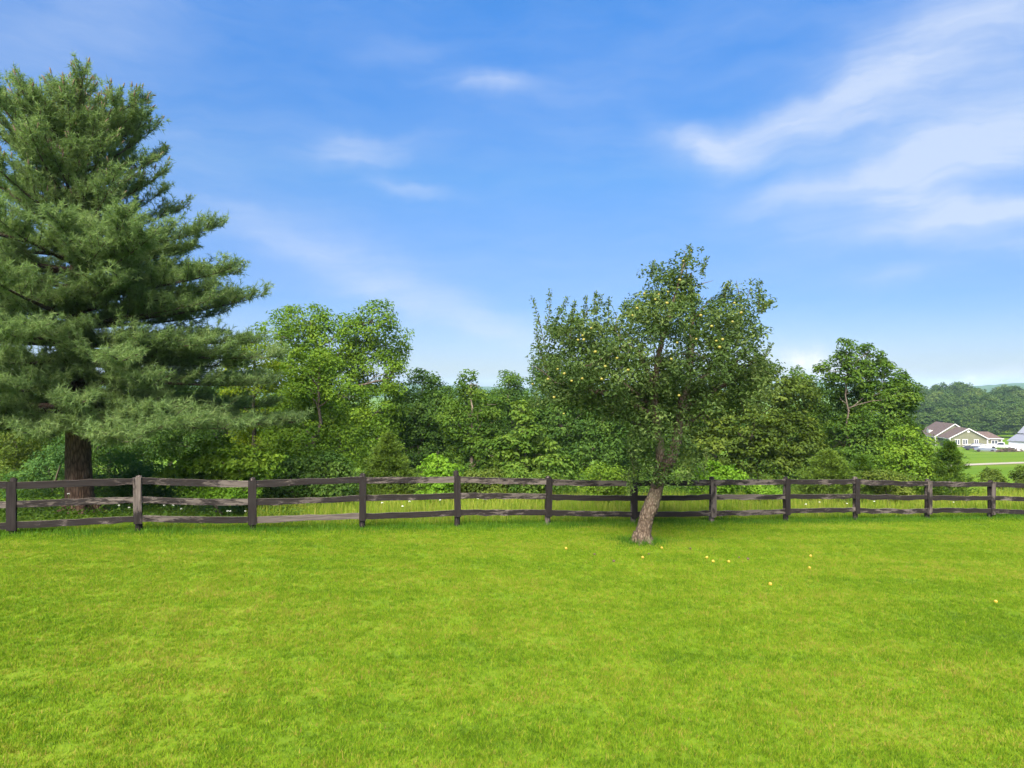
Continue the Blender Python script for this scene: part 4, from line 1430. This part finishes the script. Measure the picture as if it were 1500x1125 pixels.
trunk_tuft()

# white umbel flowers behind the fence
M_petal = plain_mat('white_petals', (0.75, 0.76, 0.70), 0.8)
M_stem = plain_mat('flower_stem', (0.07, 0.13, 0.02), 0.8)


def umbel():
    rng = np.random.default_rng(4)
    h = Acc()
    for _ in range(22):
        a, r = rng.random() * 6.28, 0.036 * sqrt(rng.random())
        h.leaves(np.array([[r * cos(a), r * sin(a), 0.022 - 12 * r * r + 0.01 * rng.random()]] * 3), unit(rng.normal(0, 0.6, (3, 3)) + np.array([0, -0.4, 0.6])), 0.020, 0.016, rng, 0.5)
    s = Acc()
    s.tube([(0, 0, -0.62), (0.01, 0, -0.3), (0, 0, -0.02)], [0.005, 0.004, 0.003], 5)
    for k in range(7):
        a = k * 0.9
        s.tube([(0, 0, -0.05), (0.03 * cos(a), 0.03 * sin(a), 0)], [0.002, 0.0015], 3)
    return h.mesh('flower_head', M_petal), s.mesh('flower_stem', M_stem)


HEAD, STEM = umbel()
flower_spots = [(101, 724), (175, 741), (190, 744), (241, 741), (254, 741), (266, 746), (60, 738), (334, 757), (338, 756), (360, 757), (600, 735), (645, 733), (560, 737), (590, 742), (1240, 738), (1200, 736),
                (1180, 739), (1280, 735), (1396, 736), (700, 731)]
for (u, v) in flower_spots:
    s, zf = fence_xy(u)
    zz = zf + (1.4 if u < 400 else 2.2)
    p = P(u, v, zz)
    p[2] = max(p[2], float(ground(p[0], p[1])) + 0.25)
    t = thing('wildflower', 'white umbel wildflower on a thin stem in the weeds behind the fence', 'flower', p, 'white wildflowers behind the fence')
    link('flower_head', HEAD, t)
    st = link('stem', STEM, t)
    hgt_ = float(p[2] - ground(p[0], p[1]))
    st.scale = (1, 1, hgt_ / 0.60)
    t.scale = (0.75, 0.75, 1.0)
    t.rotation_euler = (0.15, 0, u)

# ------------------------------------------------------------------ the far wood
wood_protos = [proto_tree(600 + k, 18, 5.4, M_lf['far'], 0.70, 1.35, 18, nl=15, squat=0.85) for k in range(4)]
wrng = np.random.default_rng(70)
spots = []
for row, (z, tops) in enumerate(((238, 604), (262, 592), (290, 582), (322, 573), (360, 567))):
    du = 8.4 * 1000 / z
    u = 1300 + wrng.uniform(0, du)
    while u < 1580:
        spots.append((u + wrng.normal(0, 4), z + wrng.normal(0, 6), tops + wrng.normal(0, 4.0)))
        u += du
print('wood trees', len(spots))
for k, (u, z, vt) in enumerate(spots):
    b = GP(u, z)
    Ht = P(u, vt, z)[2] - b[2]
    cm, tm = wood_protos[k % 4]
    t = thing('wood_tree', 'rounded tree of the hazy dark wood behind the farmhouse', 'tree', b, 'trees of the wood behind the farmhouse')
    o = link('crown', cm, t)
    o['kind'] = 'stuff'
    link('trunk', tm, t)
    f = Ht / 18
    t.scale = (max(f, 0.85), max(f, 0.85), f)
    t.rotation_euler = (0, 0, wrng.uniform(0, 6.28))

# ------------------------------------------------------------------ farmhouse
M_siding, _N = mat('olive_siding')
_p = _N.n('ShaderNodeTexCoord').outputs['Object']
_z = _N.n('ShaderNodeSeparateXYZ', {0: _p}).outputs[2]
_lap = _N.math('FRACT', _N.math('MULTIPLY', _z, 5.0))
_bp = _N.n('ShaderNodeBump', {'Height': _lap, 'Strength': 0.6, 'Distance': 0.02})
_c = _N.mix(_N.mapr(_N.noise(_p, 0.8, 3), 0.35, 0.65, 0, 1), (0.092, 0.097, 0.056, 1), (0.118, 0.123, 0.072, 1))
_bs = _N.n('ShaderNodeBsdfPrincipled', {'Base Color': _c, 'Roughness': 0.8, 'Normal': _bp.outputs[0]})
finish(_N, _bs.outputs[0])
M_shingle = plain_mat('brown_shingles', (0.085, 0.060, 0.052), 0.95, 0.3, 2.5)
M_white = plain_mat('white_trim', (0.42, 0.42, 0.41), 0.6)
M_pane = plain_mat('window_pane', (0.05, 0.06, 0.075), 0.1, spec=0.6)
M_greyroof = plain_mat('grey_metal_roof', (0.15, 0.16, 0.185), 0.6, 0.12, 2)
M_barnwall = plain_mat('white_barn_siding', (0.37, 0.39, 0.42), 0.7, 0.06, 1)
M_baseshade = plain_mat('base_shadow_tone', (0.09, 0.09, 0.11), 0.9)  # shadow tone painted along the foot of the barn wall

HZ = 190.0
hb = GP(1391, HZ)
d_ = np.array([(1400 - 750) / F, 1.0])
d_ /= np.linalg.norm(d_)
perp = np.array([d_[1], -d_[0]])
th_ = radians(20)
ax = perp * cos(th_) + d_ * sin(th_)
HANG = atan2(ax[1], ax[0])
house = thing('farmhouse', 'olive sided farmhouse with brown roofs and white trim in the valley', 'house', hb)
house.rotation_euler = (0, 0, HANG)


def wedge(acc, x0, x1, y0, y1, ez, rz, over=0.35, th=0.16, axis='y'):
    """gable roof as two thick slabs; axis = direction of the ridge"""
    for sgn in (-1, 1):
        if axis == 'y':
            xm, hw = (x0 + x1) / 2, (x1 - x0) / 2
            sl = (rz - ez) / hw
            e = (xm + sgn * (hw + over), ez - sl * over)
            r = (xm, rz)
            V = [(e[0], y0 - over, e[1]), (r[0], y0 - over, r[1]), (r[0], y1 + over, r[1]), (e[0], y1 + over, e[1])]
        else:
            ym, hw = (y0 + y1) / 2, (y1 - y0) / 2
            sl = (rz - ez) / hw
            V = [(x0 - over, ym + sgn * (hw + over), ez - sl * over), (x0 - over, ym, rz), (x1 + over, ym, rz), (x1 + over, ym + sgn * (hw + over), ez - sl * over)]
        V = np.array(V, float)
        V2 = V + np.array([0, 0, th])
        acc.add(np.vstack([V, V2]), Q=[[0, 1, 2, 3], [4, 7, 6, 5], [0, 4, 5, 1], [1, 5, 6, 2], [2, 6, 7, 3], [3, 7, 4, 0]])


def gable_walls(acc, x0, x1, y0, y1, ez, rz):
    xm = (x0 + x1) / 2
    V = [(x0, y0, -.5), (x1, y0, -.5), (x1, y0, ez), (xm, y0, rz), (x0, y0, ez), (x0, y1, -.5), (x1, y1, -.5), (x1, y1, ez), (xm, y1, rz), (x0, y1, ez)]
    acc.add(V, Q=[[0, 1, 2, 4], [5, 9, 7, 6], [0, 4, 9, 5], [1, 6, 7, 2]], T=[[2, 3, 4], [9, 8, 7]])


# block A: front gable; block B: taller gable behind; block C: hipped wing to the right
AW, EZ = 9.2, 2.5
wa = Acc()
gable_walls(wa, 0, AW, 0, 8, EZ, 5.15)
link('wall', wa.mesh('house_front', M_siding), house)
wa = Acc()
gable_walls(wa, -0.9, 9.1, 8.02, 22, EZ, 6.0)
link('wall', wa.mesh('house_rear', M_siding), house)
wa = Acc()
wa.box((AW + 1.85, 3.6, EZ / 2 - 0.25), (3.66, 6.0, EZ + 0.5))
link('wall', wa.mesh('house_wing', M_siding), house)
ra = Acc()
wedge(ra, 0, AW, 0, 8.0, EZ, 5.15)
link('roof', ra.mesh('roof_front', M_shingle), house)
ra = Acc()
wedge(ra, -0.9, 9.1, 8.02, 22, EZ, 6.0)
rear_roof = link('roof', ra.mesh('roof_rear', M_shingle), house)
ra = Acc()
x0, x1, y0, y1 = AW - 2.2, AW + 4.1, 0.25, 7.0
ra.add([(x0, y0, EZ), (x1, y0, EZ), (x1, y1, EZ), (x0, y1, EZ), (x0, 3.6, EZ + 1.75), (x1 - 2.4, 3.6, EZ + 1.75)],
       Q=[[0, 1, 5, 4], [2, 3, 4, 5], [3, 2, 1, 0]], T=[[1, 2, 5], [3, 0, 4]])
link('roof', ra.mesh('roof_wing', M_shingle), house)
# rake boards, eaves and corner boards
fa = Acc()


def bar(acc, a, b, w, h):
    a, b = np.array(a, float), np.array(b, float)
    d = b - a
    L = np.linalg.norm(d)
    dx = d / L
    up = np.array([0, 0, 1.0])
    n = np.cross(dx, up)
    if np.linalg.norm(n) < 1e-6:
        n = np.array([1.0, 0, 0])
    n /= np.linalg.norm(n)
    q = np.cross(n, dx)
    V = [p + n * sx * w / 2 + q * sz * h / 2 for p in (a, b) for sz in (-1, 1) for sx in (-1, 1)]
    acc.add(V, Q=[[0, 1, 3, 2], [4, 6, 7, 5], [0, 4, 5, 1], [2, 3, 7, 6], [0, 2, 6, 4], [1, 5, 7, 3]])


sA = (5.15 - EZ) / (AW / 2)
for sg in (-1, 1):
    bar(fa, (AW / 2 + sg * (AW / 2 + .38), -.40, EZ - sA * .38 + .05), (AW / 2, -.40, 5.20), 0.08, 0.25)
sB = (6.0 - EZ) / 5.0
for sg in (-1, 1):
    bar(fa, (4.1 + sg * 5.38, 7.62, EZ - sB * .38 + .05), (4.1, 7.62, 6.05), 0.08, 0.25)
bar(fa, (-.42, -.35, EZ - sA * .38), (-.42, 8.3, EZ - sA * .38), 0.08, 0.2)
bar(fa, (-1.32, 7.7, EZ - sB * .38), (-1.32, 22.3, EZ - sB * .38), 0.08, 0.2)
bar(fa, (AW + .2, .20, EZ - .02), (AW + 4.15, .20, EZ - .02), 0.08, 0.22)
link('fascia', fa.mesh('house_fascia', M_white), house)
for (x, y) in ((0, 0), (AW, 0), (AW + 3.68, .6), (-0.9, 8.02)):
    ca = Acc()
    ca.box((x, y - .03, EZ / 2 - .1), (0.30, 0.30, EZ + .1))
    link('corner_board', ca.mesh('house_corner', M_white), house)


def house_window(x, y, z, w, h, face='front', parent=house):
    """double window: frame with two panes"""
    f = Acc()
    p = Acc()
    if face == 'front':
        bars_ = [((x, y, z + h / 2), (w + .24, .10, .14)), ((x, y, z - h / 2), (w + .24, .10, .14)), ((x - w / 2, y, z), (.14, .10, h - .15)), ((x + w / 2, y, z), (.14, .10, h - .15)), ((x, y, z), (.14, .10, h - .15))]
        p.box((x, y + .02, z), (w, .05, h))
    else:
        bars_ = [((x, y, z + h / 2), (.10, w + .24, .14)), ((x, y, z - h / 2), (.10, w + .24, .14)), ((x, y - w / 2, z), (.10, .14, h - .15)), ((x, y + w / 2, z), (.10, .14, h - .15)), ((x, y, z), (.10, .14, h - .15))]
        p.box((x + .02, y, z), (.05, w, h))
    for c, s in bars_:
        f.box(c, s)
    wd = link('window', f.mesh('window_frame', M_white), parent)
    link('pane', p.mesh('window_pane', M_pane), wd)


for x in (1.85, 3.75):
    house_window(x, -.06, 1.45, 1.15, 1.45)
house_window(6.5, -.06, 1.45, 1.0, 1.5)
house_window(AW + 2.0, .53, 1.5, 1.5, 1.05)
house_window(-.06, 3.4, 1.45, 1.6, 1.45, 'side')
va = Acc()
va.tube([(AW / 2, -.02, 4.35), (AW / 2, -.08, 4.35), (AW / 2, -.1, 4.35)], [0.34, 0.34, 0.26], 14)
link('gable_vent', va.mesh('gable_vent', M_white), house)
# dormer on the rear block's left slope
da = Acc()
gable_walls(da, 0, 1.7, 0, 2.6, 0.9, 1.6)
dm = link('dormer', da.mesh('dormer', M_white), rear_roof)
dm.location = (-0.35, 16.4, 2.95)
dm.rotation_euler = (0, 0, -pi / 2)
# deck with white railing and a privacy screen
deck = thing('deck', 'white railed wooden deck in front of the olive gable', 'deck', hb)
deck.rotation_euler = (0, 0, HANG)
k_ = Acc()
k_.box((6.6, -1.3, 0.32), (7.4, 2.3, 0.16))
link('platform', k_.mesh('deck_platform', plain_mat('deck_wood', (0.25, 0.18, 0.12), 0.9, 0.2, 3)), deck)
k_ = Acc()
k_.box((9.3, -2.5, 0.45), (2.1, .08, 1.7))
link('privacy_screen', k_.mesh('privacy_screen', M_white), deck)
for x in np.linspace(3.0, 8.1, 6):
    k_ = Acc()
    k_.box((x, -2.5, 0.45), (.12, .12, 1.3))
    link('rail_post', k_.mesh('rail_post', M_white), deck)
k_ = Acc()
k_.box((5.55, -2.52, 1.08), (5.3, .10, .10))
k_.box((5.55, -2.52, .50), (5.3, .08, .10))
for x in np.arange(3.15, 8.1, .16):
    k_.box((x, -2.52, .78), (.05, .05, .56))
link('railing', k_.mesh('deck_railing', M_white), deck)


# ------------------------------------------------------------------ vehicles by the house
M_tyre = plain_mat('tyre_rubber', (0.02, 0.02, 0.022), 0.9)
M_rim = plain_mat('wheel_rim', (0.5, 0.5, 0.52), 0.35, metallic=0.8)
M_glass = plain_mat('car_glass', (0.02, 0.025, 0.03), 0.08, spec=0.6)
M_lamp = plain_mat('lamp_lens', (0.6, 0.6, 0.58), 0.2)
M_tail = plain_mat('tail_lens', (0.35, 0.02, 0.02), 0.3)


def extrude_profile(acc, prof, w0, inset=None):
    """side profile (x,z) closed; half widths per vertex"""
    n = len(prof)
    hw = np.array(inset if inset is not None else [w0] * n)
    P0 = np.array([(x, -h, z) for (x, z), h in zip(prof, hw)])
    P1 = np.array([(x, h, z) for (x, z), h in zip(prof, hw)])
    i = np.arange(n)
    j = (i + 1) % n
    acc.add(np.vstack([P0, P1]), Q=np.stack([i, i + n, j + n, j], -1))
    c0, c1 = P0.mean(0), P1.mean(0)
    acc.add(np.vstack([P0, c0]), T=[[a, b, n] for a, b in zip(i, j)])
    acc.add(np.vstack([P1, c1]), T=[[b, a, n] for a, b in zip(i, j)])


def vehicle(name, label, cat, u, z, yaw, paint, style, scale=1.0):
    b = GP(u, z)
    t = thing(name, label, cat, b)
    t.rotation_euler = (0, 0, yaw)
    t.scale = (scale,) * 3
    body = Acc()
    gl = Acc()
    if style == 'sedan':
        prof = [(-2.3, .35), (-2.35, .75), (-2.1, .92), (-1.5, .97), (1.0, .95), (2.1, .82), (2.35, .62), (2.3, .32)]
        cab = [(-1.65, .95), (-1.0, 1.40), (-.1, 1.46), (.45, 1.40), (1.25, .94)]
        wheels = (-1.4, 1.4)
    elif style == 'suv':
        prof = [(-2.4, .45), (-2.42, 1.0), (-2.35, 1.12), (1.1, 1.12), (2.2, 1.05), (2.42, .8), (2.4, .42)]
        cab = [(-2.3, 1.1), (-2.1, 1.72), (-1.0, 1.80), (.2, 1.76), (1.15, 1.1)]
        wheels = (-1.5, 1.5)
    else:   # pickup
        prof = [(-2.7, .5), (-2.72, 1.12), (-.6, 1.12), (1.3, 1.12), (2.5, 1.05), (2.7, .8), (2.68, .45)]
        cab = [(-.7, 1.1), (-.55, 1.76), (.2, 1.82), (.65, 1.78), (1.4, 1.1)]
        wheels = (-1.65, 1.75)
    extrude_profile(body, prof, .88, [.84 if (zz < .5) else .90 for _, zz in prof])
    link('body', body.mesh('vehicle_body', paint), t)
    cb = Acc()
    extrude_profile(cb, cab, .8, [.86 if zz < 1.2 else .66 for _, zz in cab])
    cabin = link('cabin', cb.mesh('vehicle_cabin', paint), t)
    cx = np.mean([q[0] for q in cab])
    lo = min(q[1] for q in cab)
    hi = max(q[1] for q in cab)
    win = [(cx + (x - cx) * 0.86, lo + 0.06 + (zz - lo) * 0.80) for x, zz in cab]
    extrude_profile(gl, win, .8, [.862 if zz < 1.2 else .735 for _, zz in win])
    link('side_window', gl.mesh('vehicle_glass', M_glass), cabin)
    ws = Acc()
    fx, fz = cab[-1]
    ex, ez2 = cab[-2]
    ws.add([(fx - .04 + .03, -.74, fz + .05), (fx - .04 + .03, .74, fz + .05), (ex + .05, .60, ez2 - .05), (ex + .05, -.60, ez2 - .05)], Q=[[0, 1, 2, 3]])
    link('windscreen', ws.mesh('vehicle_windscreen', M_glass), cabin)
    for wx in wheels:
        for sy in (-1, 1):
            tr = Acc()
            tr.tube([(wx, sy * .68, .34), (wx, sy * .80, .34), (wx, sy * .91, .34)], [.34, .35, .32], 14)
            wh = link('wheel', tr.mesh('tyre', M_tyre, smooth=False), t)
            rm = Acc()
            rm.tube([(wx, sy * .88, .34), (wx, sy * .935, .34)], [.20, .18], 10)
            link('rim', rm.mesh('rim', M_rim), wh)
    for sy in (-.62, .62):
        hl = Acc()
        hl.box((prof[-2][0] - .02, sy, prof[-2][1] + .03), (.12, .34, .16))
        link('headlight', hl.mesh('headlight', M_lamp), t)
        tl = Acc()
        tl.box((prof[1][0] + .01, sy * 1.1, prof[1][1] - .12), (.10, .26, .2))
        link('tail_light', tl.mesh('tail_light', M_tail), t)
    return t


M_paint_dark = plain_mat('dark_navy_paint', (0.035, 0.04, 0.06), 0.25, spec=0.5)
M_paint_silver = plain_mat('silver_blue_paint', (0.115, 0.14, 0.175), 0.45, spec=0.4, metallic=0.0)
M_paint_white = plain_mat('white_paint', (0.40, 0.40, 0.41), 0.3, spec=0.5)
face = atan2(perp[1], perp[0])
vehicle('parked_car', 'dark navy off road car parked in front of the house deck', 'car', 1427, 176, face + pi + 0.15, M_paint_dark, 'suv')
vehicle('parked_car', 'silver blue saloon car parked on the grass edge by the house', 'car', 1442.5, 169, face + 0.1, M_paint_silver, 'sedan')
vehicle('pickup_truck', 'white pickup truck parked between the house and the white barn', 'truck', 1467, 180, face + pi - 0.1, M_paint_white, 'pickup')

# ------------------------------------------------------------------ white barn at the right edge
bb_ = GP(1477, 180)
barn = thing('barn', 'white barn with grey roofs cut by the right edge of the view', 'barn', bb_)
barn.rotation_euler = (0, 0, face - 0.34)
k_ = Acc()
V_ = [(0, 0, -.5), (14, 0, -.5), (14, 7, -.5), (0, 7, -.5), (0, 0, 2.1), (14, 0, 2.1), (14, 7, 3.4), (0, 7, 3.4)]
k_.add(V_, Q=[[0, 1, 5, 4], [1, 2, 6, 5], [2, 3, 7, 6], [3, 0, 4, 7], [4, 5, 6, 7]])
link('lean_to_wall', k_.mesh('lean_to', M_barnwall), barn)
k_ = Acc()
k_.add([(-.3, -.4, 2.12), (14.3, -.4, 2.12), (14.3, 7, 3.5), (-.3, 7, 3.5), (-.3, -.4, 2.26), (14.3, -.4, 2.26), (14.3, 7, 3.64), (-.3, 7, 3.64)],
       Q=[[3, 2, 1, 0], [4, 5, 6, 7], [0, 1, 5, 4], [1, 2, 6, 5], [2, 3, 7, 6], [3, 0, 4, 7]])
link('lean_to_roof', k_.mesh('lean_to_roof', M_greyroof), barn)
k_ = Acc()
k_.box((6.9, 12.2, 1.7), (13, 10, 4.6))
link('wall', k_.mesh('barn_wall', M_barnwall), barn)
k_ = Acc()
wedge(k_, 0.4, 13.4, 7.2, 17.2, 4.0, 5.6, 0.4, 0.15, axis='x')
link('roof', k_.mesh('barn_roof', M_greyroof), barn)
k_ = Acc()
k_.box((7, -.06, -.05), (14.05, .1, .7))
link('base_shadow', k_.mesh('barn_base', M_baseshade), barn)  # dark strip stands in for the shadow line at the wall's foot

# gravel yard, brush pile and covered pile in front of the barn
yard = np.array([((u - 750) / F * z, z) for u, z in ((1448, 171), (1462, 168), (1480, 165), (1500, 162), (1525, 160))])
strip_on_ground('gravel_yard', yard, 9.0, M_gravel, 'pale gravel yard in front of the white barn', 0.06)


def pile(name, label, cat, u, z, L, h, m, seed, stick=True):
    rng = np.random.default_rng(seed)
    t = GP(u, z)
    acc = Acc()
    for _ in range(170 if stick else 60):
        c = np.array([rng.uniform(-L / 2, L / 2), rng.uniform(-0.9, 0.9), 0])
        c[2] = h * rng.random() * (1 - (2 * c[0] / L) ** 2)
        d = unit(rng.normal(0, 1, 3) * np.array([1, 1, .45])) * rng.uniform(.3, .8)
        acc.tube([c - d, c + d * .2 + rng.normal(0, .05, 3), c + d], [.06, .05, .02] if stick else [.10, .16, .08], 5)
    o = link(name, acc.mesh(name, m), None, t, label=label, category=cat)
    o.rotation_euler = (0, 0, face)


pile('brush_pile', 'low brown brush pile at the edge of the gravel yard', 'pile', 1478, 157, 4.6, 0.75, plain_mat('dead_sticks', (0.085, 0.062, 0.045), 0.95, 0.3, 5), 91)
pile('covered_pile', 'pale covered pile at the right edge in front of the white barn', 'pile', 1497, 160, 3.0, 0.8, plain_mat('pale_cover', (0.42, 0.42, 0.42), 0.9, 0.2, 5), 92, False)  # pale covered heap, modelled from short thick tubes

# ------------------------------------------------------------------ air
m_h, N = mat('valley_haze')
vol = N.n('ShaderNodeVolumePrincipled', {'Color': (0.55, 0.76, 1.0, 1), 'Density': 0.00017, 'Anisotropy': 0.1})
N.n('ShaderNodeOutputMaterial', {'Volume': vol.outputs[0]})
hz = Acc()
hz.box((0, 0, 20), (9800, 9800, 90))
link('haze', hz.mesh('haze', m_h), kind='stuff', label='thin pale summer haze filling the valley air', category='haze')

tris = 0
for o in SC.objects:
    if o.type == 'MESH':
        tris += sum(1 for _ in ()) + len(o.data.loops) - 2 * len(o.data.polygons)
print('triangles', tris, 'objects', len(SC.objects))
